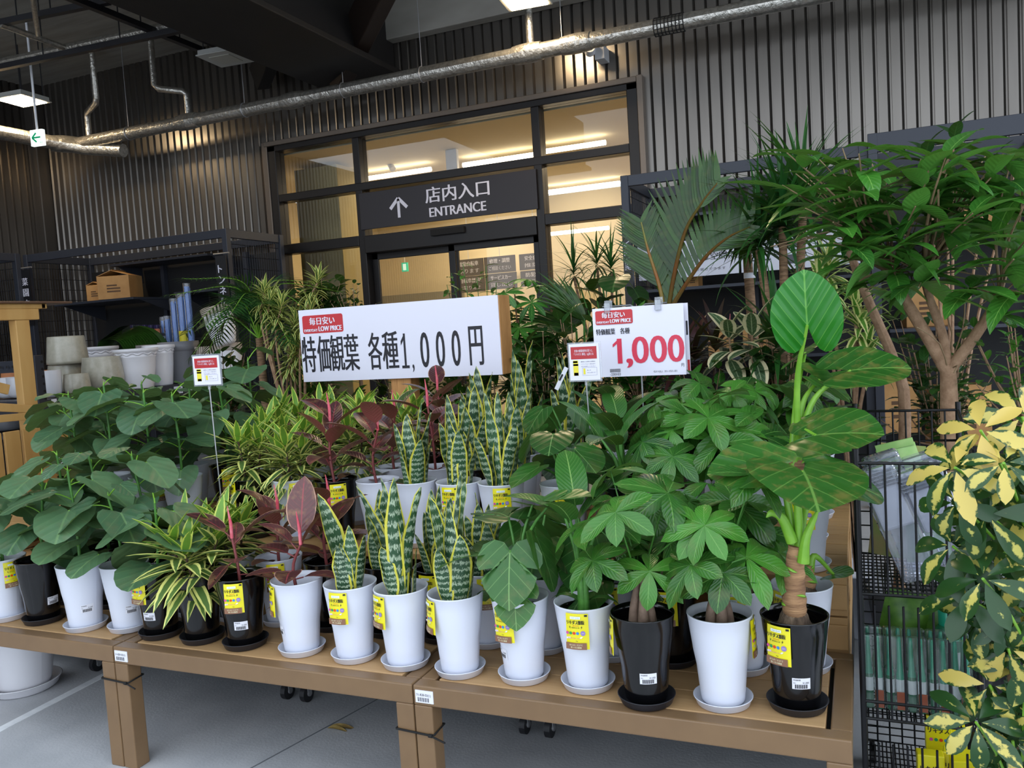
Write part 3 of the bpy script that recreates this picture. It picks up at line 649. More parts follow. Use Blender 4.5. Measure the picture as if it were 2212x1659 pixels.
def ceramic(px, py, w, h, kind, m, label, y=None, z=None, x=None, tilt=0, parts=None):
    """px,py: where the foot shows; y: depth"""
    if z is None: p = aty(px, py, y); z = p[2]; x = p[0]
    else: p = aty(px, py, y); x = p[0]
    t = thing('ceramic_pot', label, 'pot', (x, y, z)); t.rotation_euler = (0, tilt, 0)
    b = MB(); pr = [(r*w, zz*h) for r, zz in potprof(kind)]; wob = None
    if kind == 'flute':
        lathe(b, pr, 96, wob=lambda a, i: 1+.028*np.abs(np.sin(a*14))*(i > 1)*(i < 5)); b.build('body', m, t)
        b = MB(); lathe(b, [(.462*w, .79*h), (.485*w, .8*h), (.5*w, 1*h), (.48*w, 1*h), (.46*w, .85*h), (0, .84*h)], 40); b.build('rim', m_gt, t)
        b = MB()
        for k in range(28): a = (k+.5)*PI/14+PI/28*0; 
        return t
    lathe(b, pr, 40); b.build('body', m, t)
    if kind == 'rolled':
        b = MB(); rr = [.447*w]
        tube(b, [(w*(.432)*math.cos(a), w*.432*math.sin(a), h*(.86+.022*math.sin(a*12))) for a in np.linspace(0, 2*PI, 97)], .007*w/.3, 6); b.build('scroll_relief', m, t)
    return t
ceramic(147, 852, .30, .24, 'round', m_gp, 'grey glazed pot under the conical one, middle of the stack', y=5.05, z=zl)
ceramic(147, 779, .33, .24, 'cone', m_gp, 'wide conical grey glazed pot on top of the stack', y=5.05, z=zl+.242)
ceramic(116, 863, .15, .21, 'egg', m_wp, 'small smooth white pot at the near end of the low rack', y=4.55, z=zl)
ceramic(169, 855, .20, .17, 'round', m_gp, 'small round grey glazed pot beside the small white one', y=4.7, z=zl)
ceramic(226, 845, .33, .29, 'round', m_gp, 'large round grey glazed pot right of the stack', y=5.0, z=zl)
ceramic(300, 840, .37, .34, 'rolled', m_wp, 'white pot with scroll band, nearest of the three', y=5.25, z=zl)
ceramic(222, 830, .34, .38, 'rolled', m_wp, 'white pot with scroll band behind the grey pots', y=5.65, z=zl)
ceramic(350, 835, .28, .36, 'rolled', m_wp, 'white pot with scroll band, furthest right of the three', y=5.55, z=zl)
ceramic(393, 830, .36, .38, 'deep', m_mp, 'mid-grey square-rimmed pot in front of the blue poles', y=5.85, z=zl)
ceramic(345, 825, .38, .37, 'deep', m_mp, 'mid-grey rimmed pot behind the white scroll pots', y=6.2, z=zl)
ceramic(455, 822, .23, .32, 'flute', m_wp, 'upright fluted white pot with taupe rim beside the tilted one', y=5.9, z=zl)
ceramic(497, 812, .26, .34, 'flute', m_wp, 'fluted white pot with taupe rim under the tilted one', y=5.95, z=zl)
tp = ceramic(490, 770, .28, .34, 'flute', m_wp, 'fluted white pot with taupe rim tilted on the others', y=5.8, z=zl+.325, tilt=-.22)
for k, (px, py, m, kd, w, h) in enumerate([(20, 838, m_wp, 'egg', .2, .17), (44, 838, m_wp, 'egg', .2, .17)]):
    ceramic(px, py, w, h, kd, m, ['white cup-shaped pot at the left picture edge of the rack', 'white cup-shaped pot left of the wooden post'][k], y=4.6, z=zl)
ceramic(30, 812, .22, .2, 'cone', m_terra, 'terracotta pot behind the white cup-shaped pots at left', y=5.0, z=zl+.02)
ceramic(103, 812, .22, .2, 'cone', m_terra, 'terracotta pot behind the small white pot', y=5.1, z=zl)
ceramic(20, 905, .25, .16, 'round', m_mp, 'grey bowl on the lower shelf at the left picture edge', y=4.7, z=.89)
b = MB(); box(b, (XR-1.05, 4.4, .85), (XR-.1, 6.2, .88)); o = b.build('shelf', m_navy, t); o.location = A(0, 0, 0)-A(XR, 5.3, 0)
b = MB(); p = aty(268, 812, 5.2)
# price tags on the beam
m_tag = mat('white_price_tag', '#e6e6ee', .5); m_ink = mat('black_print', '#17171c', .6)
for k, (px, py, w, s) in enumerate([(182, 868, .10, '¥1,980'), (327, 850, .10, '¥2,480'), (385, 842, .10, '¥2,980'), (415, 838, .07, ''), (522, 826, .10, '¥1,280'), (117, 871, .045, '')]):
    p = atx(px, py, XR+.024); t = thing('price_tag', 'white price tag on the pot rack, '+['nearest large one reading 1,980', 'second large one from the near end', 'third large one from the near end', 'small one left of the acrylic card', 'furthest one at right', 'tiny one beside the post'][k], 'price tag', p, group='price tags on the pot rack')
    b = MB(); box(b, (0, -w/2, -.032), (.003, w/2, .032)); b.build('card', m_tag, t)
    if s: b = MB(); text(b, s, A(.0035, -w*.05, -.026), A(0, 1, 0), Z, w*.48, .022, 0); rect(b, A(.0035, w*.0, .015), A(0, 1, 0), Z, w*.3, .006, 0); b.build('print', m_ink, t)
# ---------------------------------------------------------------- wooden kiosk at the left edge
m_pine = mat('pine_wood', '#c49a5c', .55, c2='#b5884a', sc=6, stretch=(1, 1, .2)); m_roofw = mat('dark_stained_board', '#5a4030', .5)
XK = -4.72
t = thing('wooden_kiosk', 'pale wooden display stand with dark roof board at the left edge', 'display stand', (XK, 3.4, 0)); o0 = A(XK, 3.4, 0)
zr, zb, zc = atx(75, 656, XK)[2], atx(45, 667, XK)[2], atx(45, 691, XK)[2]; ye, yb, yp0, yp1 = atx(150, 656, XK)[1], atx(85, 680, XK)[1], atx(44, 780, XK)[1], atx(74, 780, XK)[1]
def wk(lo, hi, nm, m=m_pine): b = MB(); box(b, A(*lo)-o0, A(*hi)-o0); return b.build(nm, m, t, bev=.004)
wk((XK-1.0, 2.4, zr), (XK+.03, ye, zr+.014), 'roof_board', m_roofw); wk((XK-.9, yb+.02, zb), (XK, yb+.05, zr), 'rafter'); wk((XK-.03, 2.4, zb), (XK, yb+.06, zr), 'fascia'); wk((XK-.06, 2.4, zc), (XK, yb, zb), 'beam')
wk((XK-.07, yp0, 0), (XK-.005, yp1, zc), 'post'); wk((XK-.9, yp0, 0), (XK-.83, yp1, zc), 'post'); wk((XK-.07, 2.42, 0), (XK-.005, 2.48, zc), 'post')
za = atx(50, 928, XK)[2]
for k in range(11): y0 = 2.5+.118*k; wk((XK-.022, y0, .25), (XK-.003, y0+.10, za), 'slat')
for k, (p, q, w) in enumerate((((-40, 878), (76, 884), .05), ((-40, 908), (72, 898), .045), ((-40, 828), (18, 842), .06))):
    a, c = atx(*p, XK+.01), atx(*q, XK+.01); b = MB(); bar(b, a-o0, c-o0, .02, w); b.build('trim_board', m_pine, t, bev=.003)
# banner boards on the right rack
m_ban = mat('white_banner', '#d9d9e4', .5)
for (x0, x1, s, lb) in ((-1.66, -.86, 'お気に入り空間に', 'large white banner board with black writing behind the palm'), (-.84, -.28, None, 'white poster board with small pictures right of the large banner'), (-.24, .02, None, 'small white poster at the right end of the banner shelf')):
    t = thing('banner_board', lb, 'sign', (x0, 6.72, 1.80)); w = x1-x0
    b = MB(); box(b, (0, 0, 0), (w, .012, .29)); b.build('board', m_ban, t)
    b = MB()
    if s: text(b, s, A(.25, -.002, .12), A(1, 0, 0), Z, w*.66, .062, 0, bold=.002); text(b, 'お取り寄せできます', A(.4, -.002, .04), A(1, 0, 0), Z, .3, .022, 0)
    else:
        for k in range(4): rect(b, A(w*.1, -.002, .2-.04*k), A(1, 0, 0), Z, w*.3, .012, 0)
        rect(b, A(w*.55, -.002, .04), A(1, 0, 0), Z, w*.3, .07, 0); rect(b, A(w*.55, -.002, .16), A(1, 0, 0), Z, w*.3, .07, 0)
    b.build('print', mat('grey_print', '#54545c', .6), t)
for k, (px, py, w, h, z) in enumerate([(1500, 655, .10, .12, 1.72), (1640, 840, .22, .25, 1.15), (1560, 830, .2, .2, 1.15), (2000, 700, .3, .3, 1.3), (2110, 640, .25, .22, 1.95), (1935, 850, .3, .4, .5), (2070, 880, .4, .45, .4)]):
    p = aty(px, py, 6.9)
    carton((p[0], 6.95, z), (w, .2, h), .05*k, 'brown carton on the right racks, '+['small one behind the price sign', 'beside the stout trunk', 'left of the stout trunk', 'behind the forked tree', 'on the top right shelf', 'low down behind the thin trunk', 'large one low down behind the forked tree'][k], False)
for k in (5, 6):
    b = MB(); 
# ---------------------------------------------------------------- tables, rolling pallet stands
m_tan = mat('tan_painted_steel', '#816649', .36, c2='#7a6045', sc=6, spec=.4)
m_plank = mat('worn_planks', '#b9956a', .55, c2='#a88459', sc=5, stretch=(.25, 3, 1), bmp=.1, bsc=30)
m_pall = mat('pallet_pine', '#bb935f', .65, c2='#a98150', sc=5, stretch=(.3, 3, 1), bmp=.15, bsc=25)
TZ = .45; T0, T1 = 2.068, 2.612
TX = [-3.715, -2.490, -1.264, -.045]
names = ['tan steel bench with plank top at the left edge', 'tan steel bench with plank top in the middle', 'tan steel bench with plank top at the right']
for k in range(3):
    x0, x1 = TX[k]+.002, TX[k+1]-.002; w = x1-x0
    t = thing('display_bench', names[k], 'bench', (x0, T0, 0)); D = T1-T0
    b = MB(); box(b, (0, 0, TZ-.062), (w, .05, TZ-.001)); box(b, (0, D-.05, TZ-.062), (w, D, TZ-.001)); box(b, (0, .05, TZ-.062), (.05, D-.05, TZ-.001)); box(b, (w-.05, .05, TZ-.062), (w, D-.05, TZ-.001))
    b.build('frame', m_tan, t, bev=.004)
    for x in (0, w-.06):
        for y in (0,): b = MB(); box(b, (x, y, 0), (x+.06, y+.06, TZ-.062)); b.build('leg', m_tan, t, bev=.004)
    for i, (y0, y1) in enumerate(((.052, .17), (.173, .29), (.293, .41), (.413, D-.052))):
        b = MB(); box(b, (.062, y0, TZ-.03), (w-.062, y1, TZ)); b.build('plank', m_plank, t, bev=.002)
    b = MB(); box(b, (.05, .05, TZ-.05), (w-.05, D-.05, TZ-.032)); b.build('support_pan', m_dark, t)
    if k:
        b = MB(); box(b, (.008, -.0025, TZ-.052), (.068, 0, TZ-.014)); b.build('barcode_label', m_tag, t)
        b = MB(); text(b, '31-828-03(1)' if k == 2 else '31-829-03(1)', A(.012, -.003, TZ-.033), A(1, 0, 0), Z, .048, .0095, 0)
        for i in range(14): rect(b, A(.016+i*.0028, -.003, TZ-.048), A(1, 0, 0), Z, .0009+.0009*((i*7) % 3 == 0), .0125, 0)
        b.build('print', m_ink, t)
for k, x in ((0, TX[1]), (1, TX[2])):
    b = MB(); z = .325-.02*k
    for q in range(1): tube(b, [(x-.064, T0-.004, z+.002), (x+.05, T0-.004, z-.004), (x+.065, T0-.002, z-.002), (x+.066, T0+.063, z+.002), (x-.064, T0+.064, z), (x-.065, T0-.002, z+.002)], .0032, 6)
    tube(b, [(x+.052, T0-.005, z-.004), (x+.105, T0-.012, z-.016)], .0028, 6); tube(b, [(x+.048, T0-.006, z-.004), (x+.06, T0-.006, z-.004)], .0055, 6)
    tag(b.build('cable_tie', m_dark), 'black cable tie around the bench legs '+('at left' if k == 0 else 'near the middle'), 'cable tie')
SX = [-4.41, -3.31, -2.205, -1.13, -.055]; S0, S1, SZ = 2.617, 3.64, .678
snm = ['at the far left', 'second from left', 'third from left', 'at the right beside the wire cart']
for k in range(4):
    x0, x1 = SX[k]+.004, SX[k+1]-.004; w = x1-x0; D = S1-S0
    t = thing('rolling_pallet_stand', 'stacked wooden pallet stand on castors, '+snm[k], 'pallet stand', (x0, S0, 0))
    for lv in (SZ, SZ-.125):
        for i in range(8):
            y0 = i*D/8; b = MB(); box(b, (0, y0+.003, lv-.022), (w, y0+D/8-.003, lv)); b.build('deck_board', m_pall, t, bev=.002)
        for x in (.0, w/2-.05, w-.1): b = MB(); box(b, (x, .01, lv-.122), (x+.1, D-.01, lv-.1)); b.build('bottom_board', m_pall, t, bev=.002)
        for x in (.0, w/2-.05, w-.1):
            for y in (.0, D/2-.05, D-.1): b = MB(); box(b, (x, y, lv-.1), (x+.1, y+.1, lv-.022)); b.build('block', m_pall, t, bev=.003)
    b = MB(); box(b, (0, 0, SZ-.36), (w, .03, SZ-.25)); box(b, (0, D-.03, SZ-.36), (w, D, SZ-.25)); box(b, (0, .03, SZ-.36), (.03, D-.03, SZ-.25)); box(b, (w-.03, .03, SZ-.36), (w, D-.03, SZ-.25)); box(b, (.03, .03, SZ-.27), (w-.03, D-.03, SZ-.25))
    b.build('crate_base', m_pall, t, bev=.003)
    b = MB(); box(b, (.0, .05, .11), (w, D-.05, SZ-.36)); b.build('dolly_frame', m_dark, t)
    for x in (.045, w-.045):
        for y in (.08, D-.08):
            b = MB(); tube(b, [(x-.011, y, .036), (x+.011, y, .036)], .036, 18); o = b.build('castor', mat('black_rubber', '#1c1c20', .5), t)
            b = MB(); box(b, (x-.022, y-.02, .1), (x+.022, y+.02, .11)); [box(b, (x+s*.015-.002, y-.012, .03), (x+s*.015+.002, y+.012, .1)) for s in (-1, 1)]; tube(b, [(x-.018, y, .036), (x+.018, y, .036)], .012, 10)
            b.build('castor_fork', m_zinc, o)
# ---------------------------------------------------------------- pots, saucers, packets, stickers (shared meshes)
m_pw = mat('white_plastic_pot', '#dfe2ee', .38, coat=.15); m_pb = mat('black_plastic_pot', '#08080a', .16, coat=.3)
m_sb = mat('black_saucer', '#26262c', .45); m_soil = mat('dark_soil', '#1d1815', .9, c2='#5a3420', sc=70, bmp=.8, bsc=120, lo=.5, hi=.7)
def _potmesh(m, rough=0):
    b = MB(); pr = [(0, .012), (.055, .012), (.0575, .016), (.062, .06), (.0665, .11), (.0735, .15), (.0765, .175), (.081, .21), (.0855, .247), (.0868, .249), (.0868, .252), (.0835, .252), (.081, .235), (.079, .20), (.0775, .19)]
    lathe(b, pr, 44); return b.build('pot', m, mesh_only=True)
def _saucer(m):
    b = MB(); lathe(b, [(0, 0), (.064, 0), (.070, .003), (.0775, .022), (.079, .023), (.079, .0245), (.0765, .0245), (.069, .007), (0, .006)], 44); return b.build('saucer', m, mesh_only=True)
def _soil():
    b = MB(); lathe(b, [(.0795, .205), (.06, .207), (.03, .211), (0, .212)], 24); return b.build('soil', m_soil, mesh_only=True)
def _liner():
    b = MB(); lathe(b, [(.078, .19), (.0765, .228), (.074, .228), (.0735, .205)], 32); return b.build('nursery_liner', m_pb, mesh_only=True)
POT = {'white': _potmesh(m_pw), 'black': _potmesh(m_pb)}; SAU = {'white': _saucer(m_pw), 'black': _saucer(m_sb)}; SOIL = _soil(); LINER = _liner()
def potr(z): return float(np.interp(z, [.012, .06, .11, .15, .175, .21, .247], [.0575, .062, .0665, .0735, .0765, .081, .0868]))
def packet_print(b, fn, mats):
    """mats: yellow, brown, black, white, teal, red, pink, purple, blue, orange"""
    def R(x, y, w, h, m, off): rect(b, None, None, None, w, h, m, fn=lambda X, Y: fn(x+X, y+Y, off), nx=3)
    W_, H_ = .066, .1
    V = []; nx, ny = 9, 9
    for j in range(ny):
        for i in range(nx):
            x, y = (i/(nx-1)-.5)*W_, -j/(ny-1)*H_; puff = .0025*math.sin(PI*i/(nx-1))*math.sin(PI*j/(ny-1)); V.append(fn(x, y, puff))
    b.add(V, gridF(ny, nx)[:, ::-1].copy(), 0)
    e = .0033
    R(-.033, -.1, .058, .019, 1, e); R(.022, -.007, .008, .005, 2, e)
    text(b, 'ばらまくだけで', None, None, None, .036, .0052, 3, fn=lambda x, y: fn(-.022+x, -.0895+y, e+.0004)); text(b, '使い方は裏面', None, None, None, .03, .0052, 3, fn=lambda x, y: fn(-.019+x, -.0965+y, e+.0004))
    R(-.018, -.0145, .029, .0075, 4, e); text(b, 'ﾊｲﾎﾟﾈｯｸｽ', None, None, None, .022, .0035, 5, fn=lambda x, y: fn(-.0145+x, -.0125+y, e+.0004))
    text(b, 'リキダス顆粒', None, None, None, .05, .0115, 2, fn=lambda x, y: fn(-.0285+x, -.0295+y, e), bold=.0004)
    text(b, '植物用', None, None, None, .017, .0028, 6, fn=lambda x, y: fn(-.0115+x, -.0345+y, e)); text(b, '植物用活力剤', None, None, None, .022, .004, 2, fn=lambda x, y: fn(-.0145+x, -.0405+y, e))
    for s in (-1, 1): b.add([fn(x*s-.003, y, e) for x, y in ((.018, -.032), (.014, -.038), (.0165, -.038), (.0135, -.0435), (.019, -.0365), (.0165, -.0365))], [[0, 1, 2, 3, 4, 5]], 2, smooth=False)
    for k, c in enumerate((7, 8, 6, 9)): disc(b, None, None, None, .0042, c, 12, fn=lambda x, y: fn(x, y, e), o=(-.0275+.0098*k, -.054))
    disc(b, None, None, None, .0068, 10, 14, fn=lambda x, y: fn(x, y, e), o=(.0165, -.0535)); text(b, '活力', None, None, None, .008, .004, 3, fn=lambda x, y: fn(.0125+x, -.0555+y, e+.0004))
    b.add([fn(x, y, e) for x, y in ((-.03, -.071), (.012, -.068), (.016, -.0635), (-.03, -.066))], [[0, 1, 2, 3]], 4, smooth=False)
    text(b, '植物を元気にする', None, None, None, .036, .0032, 7, fn=lambda x, y: fn(-.027+x, -.0695+y, e+.0004))
    text(b, '5g', None, None, None, .006, .003, 2, fn=lambda x, y: fn(-.004+x, -.0775+y, e))
PKM = [mat('yellow_packet', '#ece01c', .3, spec=.6), mat('brown_print', '#8a6148', .4), m_ink, mat('cream_print', '#f2efc4', .4), mat('white_print', '#eef3ee', .4), mat('teal_print', '#1f9a9a', .4), mat('red_print', '#e0401f', .4),
       mat('magenta_print', '#d0509a', .4), mat('green_print', '#28965a', .4), mat('blue_print', '#3a86cf', .4), mat('purple_print', '#8f78c4', .4)]
def _packet(tilt, drop):
    b = MB(); c, s = math.cos(tilt), math.sin(tilt)
    def fn(x, y, off):
        X, Y = c*x-s*y, s*x+c*y; z = .243+Y-drop; r = .0885+max(0, .243-z)*.03-max(0, -Y-.05)*0+off; a = X/.09
        return (r*math.sin(a), -r*math.cos(a), z)
    packet_print(b, fn, None); return b.build('fertilizer_packet', PKM, mesh_only=True)
PACK = [_packet(0, 0), _packet(.05, .004), _packet(-.12, -.002), _packet(.14, -.006)]
def _sticker():
    b = MB(); W_, H_ = .046, .03
    def fn(x, y, off=0): z = .105+y; r = potr(z)+.0012+off; a = x/r; return (r*math.sin(a), -r*math.cos(a), z)
    V = [fn((i/6-.5)*W_, -H_*j/2) for j in range(3) for i in range(7)]; b.add(V, gridF(3, 7)[:, ::-1].copy(), 0)
    for i in range(18): rect(b, None, None, None, .0008+.0008*((i*5) % 3 == 0), .011, 1, fn=lambda X, Y: fn(-.016+i*.0018+X, -.028+Y, .0004))
    text(b, '特価観葉', None, None, None, .018, .004, 1, fn=lambda x, y: fn(-.02+x, -.007+y, .0004)); text(b, '¥1,000', None, None, None, .016, .0055, 1, fn=lambda x, y: fn(.003+x, -.0155+y, .0004)); text(b, '税込', None, None, None, .006, .003, 1, fn=lambda x, y: fn(-.02+x, -.0145+y, .0004))
    return b.build('price_sticker', [m_tag, m_ink], mesh_only=True)
STICK = _sticker()
# ---------------------------------------------------------------- leaf materials
L_umb = leafmat('fig_leaf', '#45694a', '#678c62', back='#5d7a4e', mid='#6d8f5e', mw=.05, veins=5, vs=.14, rough=.42, slant=.9, dust=('#6a6a4c', .3))
L_soi = leafmat('striped_dracaena_leaf', '#4a6838', '#6a8a44', edge='#e6e486', ew=.46, veins=0, rough=.4, trans=.15)
L_soi2 = leafmat('young_striped_leaf', '#5f8f34', '#7cae3c', edge='#d4dd62', ew=.32, veins=0, rough=.38, trans=.2)
L_rub = leafmat('burgundy_rubber_leaf', '#44242a', '#6a4140', back='#8a4a46', edge='#b58a72', ew=.06, mid='#9a3f45', mw=.07, veins=10, vs=.12, rough=.3, dust=('#c09a62', .25), trans=.05)
L_rubg = leafmat('green_rubber_leaf', '#33502f', '#4a6638', back='#7a5248', edge='#c8b487', ew=.08, mid='#c06a70', mw=.08, veins=14, vs=.3, rough=.25, trans=.06)
L_san = leafmat('snake_plant_leaf', '#20442a', '#3c6440', edge='#d6ce4a', ew=.20, veins=0, rough=.4, kind='sansevieria', trans=.04)
L_mon = leafmat('monstera_leaf', '#1d4420', '#3f7a30', back='#4a7a3c', mid='#7fa860', mw=.025, veins=5, vs=.1, rough=.3, slant=.9, dust=('#8a7a4e', .2))
L_str = leafmat('paddle_leaf', '#1f4f22', '#3c7a2c', mid='#8db562', mw=.05, veins=14, vs=.12, rough=.35)
L_pac = leafmat('money_tree_leaf', '#1f4f1d', '#4f9432', back='#54843e', mid='#6fa04e', mw=.06, veins=8, vs=.16, rough=.28, slant=.7, dust=('#6a6a3c', .3))
L_alo = leafmat('elephant_ear_leaf', '#275a20', '#3f7c2a', back='#5f9a40', mid='#6f9a48', mw=.03, veins=4, vs=.15, rough=.28, slant=1.3, vline=.5, dust=('#8a7640', .45))
L_alu = leafmat('upright_elephant_ear_leaf', '#1f7a22', '#2f8a2c', back='#5f9a40', mid='#6fb04a', mw=.03, veins=5, vs=.3, rough=.2, slant=1.3, vline=.6)
m_stem = mat('green_stem', '#4f8a35', .45, c2='#3c6b2a', sc=30); m_gstem = mat('pale_green_stalk', '#86b93c', .4, c2='#6ea52e', sc=12); m_bstem = mat('brown_stem', '#5d4635', .7, c2='#42342a', sc=40)
m_rstem = mat('red_stem', '#7c3a3a', .45); m_pink = mat('pink_sheath', '#d2485a', .35, c2='#e07a84', sc=30); m_ptr = mat('money_tree_trunk', '#8d7564', .7, c2='#6c5648', sc=20, bmp=.3)
m_alt = mat('elephant_ear_trunk', '#7d5a40', .8, c2='#b98f66', sc=16, stretch=(.6, .6, 3.5), bmp=.7, bsc=30); m_root = mat('fibrous_root', '#8a7560', .9, c2='#4e3e32', sc=40, stretch=(1, 1, .3), bmp=.9, bsc=60)
ORD = ['first', 'second', 'third', 'fourth', 'fifth', 'sixth', 'seventh', 'eighth', 'ninth', 'tenth', 'eleventh', 'twelfth', 'thirteenth', 'fourteenth', 'fifteenth', 'sixteenth', 'seventeenth', 'eighteenth', 'nineteenth']
# every species: fills parts dict name -> (MB, materials); z = 0 at the soil
def U(r, a, b): return r.uniform(a, b)
def sp_umb(r, h=.42, n=10, lean=0):
    F, S = MB(), MB(); top = A(U(r, -.04, .04), U(r, -.03, .03), h); P = spline([(0, 0, -.02), top*.5+A(.01, 0, 0), top], 8); tube(S, P, np.linspace(.0065, .0045, 8), 8)
    a0 = r.random()*6
    for i in range(n):
        t = .2+.8*(i/(n-1))**.75; c = P[min(7, int(t*7))]; az = a0+i*2.4+U(r, -.3, .3); L = U(r, .15, .21)*(1 if i < n-1 else .55)
        e = c+dirv(az, U(r, .1, .8))*U(r, .05, .10); tube(S, arc(c, e, .006, 5), .0024, 6, 1)
        plate(F, e, dirv(az+U(r, -.25, .25), U(r, -.65, -.05)), L, 'heart', bend=U(r, .2, .6), fold=U(r, .0, .22), ruffle=.022, rnd=r.random())
    tube(S, [P[-1], P[-1]+A(.002, 0, .02)], [.0035, .0008], 6, 1)
    return {'foliage': (F, [L_umb]), 'stem': (S, [m_stem, m_gstem])}
def sp_soi(r, h=.22, stems=3, n=30, young=True, spread=.05, ls=1.15):
    F, S = MB(), MB()
    for k in range(stems):
        az = k*6.28/stems+r.random(); hh = h*U(r, .7, 1.1); b0 = A(.02*math.cos(az), .02*math.sin(az), -.02); top = A(spread*math.cos(az), spread*math.sin(az), hh)
        P = spline([b0, (b0+top)/2, top], 8); tube(S, P, .0045, 6)
        for i in range(n):
            t = i/(n-1); c = P[0]+(P[-1]-P[0])*(.15+.85*t); el = -.35+1.5*t**1.6+U(r, -.15, .15)
            leaf(F, c, dirv(i*2.4+U(r, -.2, .2), el), U(r, .13, .175)*(1-.2*t)*ls, U(r, .026, .034)*ls, 'lance', bend=U(r, .3, 1.0)*(1-.4*t), fold=.22, nv=6, rnd=r.random(), mat=1 if (young and t > .8) else 0)
    return {'foliage': (F, [L_soi, L_soi2]), 'stem': (S, [m_bstem])}
def sp_rub(r, h=.26, n=11, leaves=None, spikes=1, green=0):
    F, S, K = MB(), MB(), MB(); P = spline([(0, 0, -.02), (U(r, -.02, .02), 0, h*.5), (U(r, -.03, .03), 0, h)], 8); tube(S, P, np.linspace(.006, .0045, 8), 8)
    a0 = r.random()*6.3
    for i in range(n):
        t = .2+.8*i/max(1, n-1); c = P[min(7, int(t*7))]; az = a0+i*2.4; el = .15+.75*t+U(r, -.25, .2)
        if leaves: az, el, L, W, t = leaves[i]; c = P[min(7, int(t*7))]
        else: L = U(r, .14, .19)*(.75 if t < .35 else 1); W = L*U(r, .46, .54)
        d = dirv(az, el); e = c+d*.035; tube(S, [c, e], .0025, 6)
        leaf(F, e, d, L, W, 'ell', bend=U(r, .2, .8), fold=U(r, .12, .3), nv=8, nu=2, rnd=r.random(), mat=1 if r.random() < green else 0, up=-d[2]*A(d[0], d[1], 0)+Z*.5)
    out = {'foliage': (F, [L_rub, L_rubg]), 'stem': (S, [m_rstem])}
    if spikes: tube(K, [P[-1], P[-1]+A(.004, -.004, .05), P[-1]+A(.002, -.012, .115)], [.0055, .006, .0012], 8); out['leaf_sheath'] = (K, [m_pink])
    return out
def sp_san(r, n=9, h=.4, leaves=None):
    F = MB()
    for i in range(n):
        az = i*2.4+U(r, -.4, .4); ti = U(r, .04, .22)*(1 if i > 2 else .4); L = h*(1-.05*i)*U(r, .85, 1.05); W = U(r, .056, .072)*(h/.4)**.3; tw = U(r, -.9, .9)
        if leaves and i < len(leaves): az, ti, L, W, tw = leaves[i]; W *= 1.12
        q = .012+.004*i; leaf(F, A(q*math.cos(az), q*math.sin(az), -.015), dirv(az, PI/2-ti), L, W, 'strap', bend=U(r, -.15, .2), fold=U(r, .2, .55), nv=14, nu=2, twist=tw, wave=U(r, 0, .06), rnd=r.random(), up=dirv(az+PI, .1))
    return {'foliage': (F, [L_san])}
def sp_mon(r, n=8, h=.25, leaves=None, out='monst'):
    F, S = MB(), MB()
    for i in range(n):
        az = i*2.4+U(r, -.3, .3); rad = U(r, .05, .13); z = h*U(r, .25, 1.0); L = U(r, .13, .19); el = U(r, -1.0, -.25)
        if leaves and i < len(leaves): az, rad, z, L, el = leaves[i]
        e = A(rad*math.cos(az), rad*math.sin(az), z); tube(S, spline([(0, 0, -.02), (e[0]*.3, e[1]*.3, z*.65), e], 8), np.linspace(.006, .0035, 8), 8)
        plate(F, e, dirv(az+U(r, -.3, .3), el), L, out if r.random() < .6 else 'heart', bend=U(r, .2, .7), fold=U(r, .0, .25), ruffle=.012, rnd=r.random())
    return {'foliage': (F, [L_mon]), 'stem': (S, [m_stem])}
def sp_str(r, h=.34, n=5):
    F, S = MB(), MB()
    for i in range(n):
        az = i*2.6+.5; rad = U(r, .03, .09)*(i > 0); z = h*U(r, .6, 1.1); e = A(rad*math.cos(az), rad*math.sin(az), z)
        tube(S, spline([(.008*math.cos(az), .008*math.sin(az), -.02), (e[0]*.25, e[1]*.25, z*.55), e], 8), np.linspace(.012, .004, 8), 8)
        leaf(F, e, dirv(az, U(r, .5, 1.1)), U(r, .16, .24), U(r, .075, .1), 'paddle', bend=U(r, .4, 1.3), fold=.2, nv=9, nu=2, rnd=r.random())
    for s in (-1, 1): leaf(F, A(0, 0, .03), dirv(PI/2-s*1.5, .9), .12, .03, 'lance', bend=1.7, nv=7, rnd=.7)
    return {'foliage': (F, [L_str]), 'stem': (S, [m_stem])}
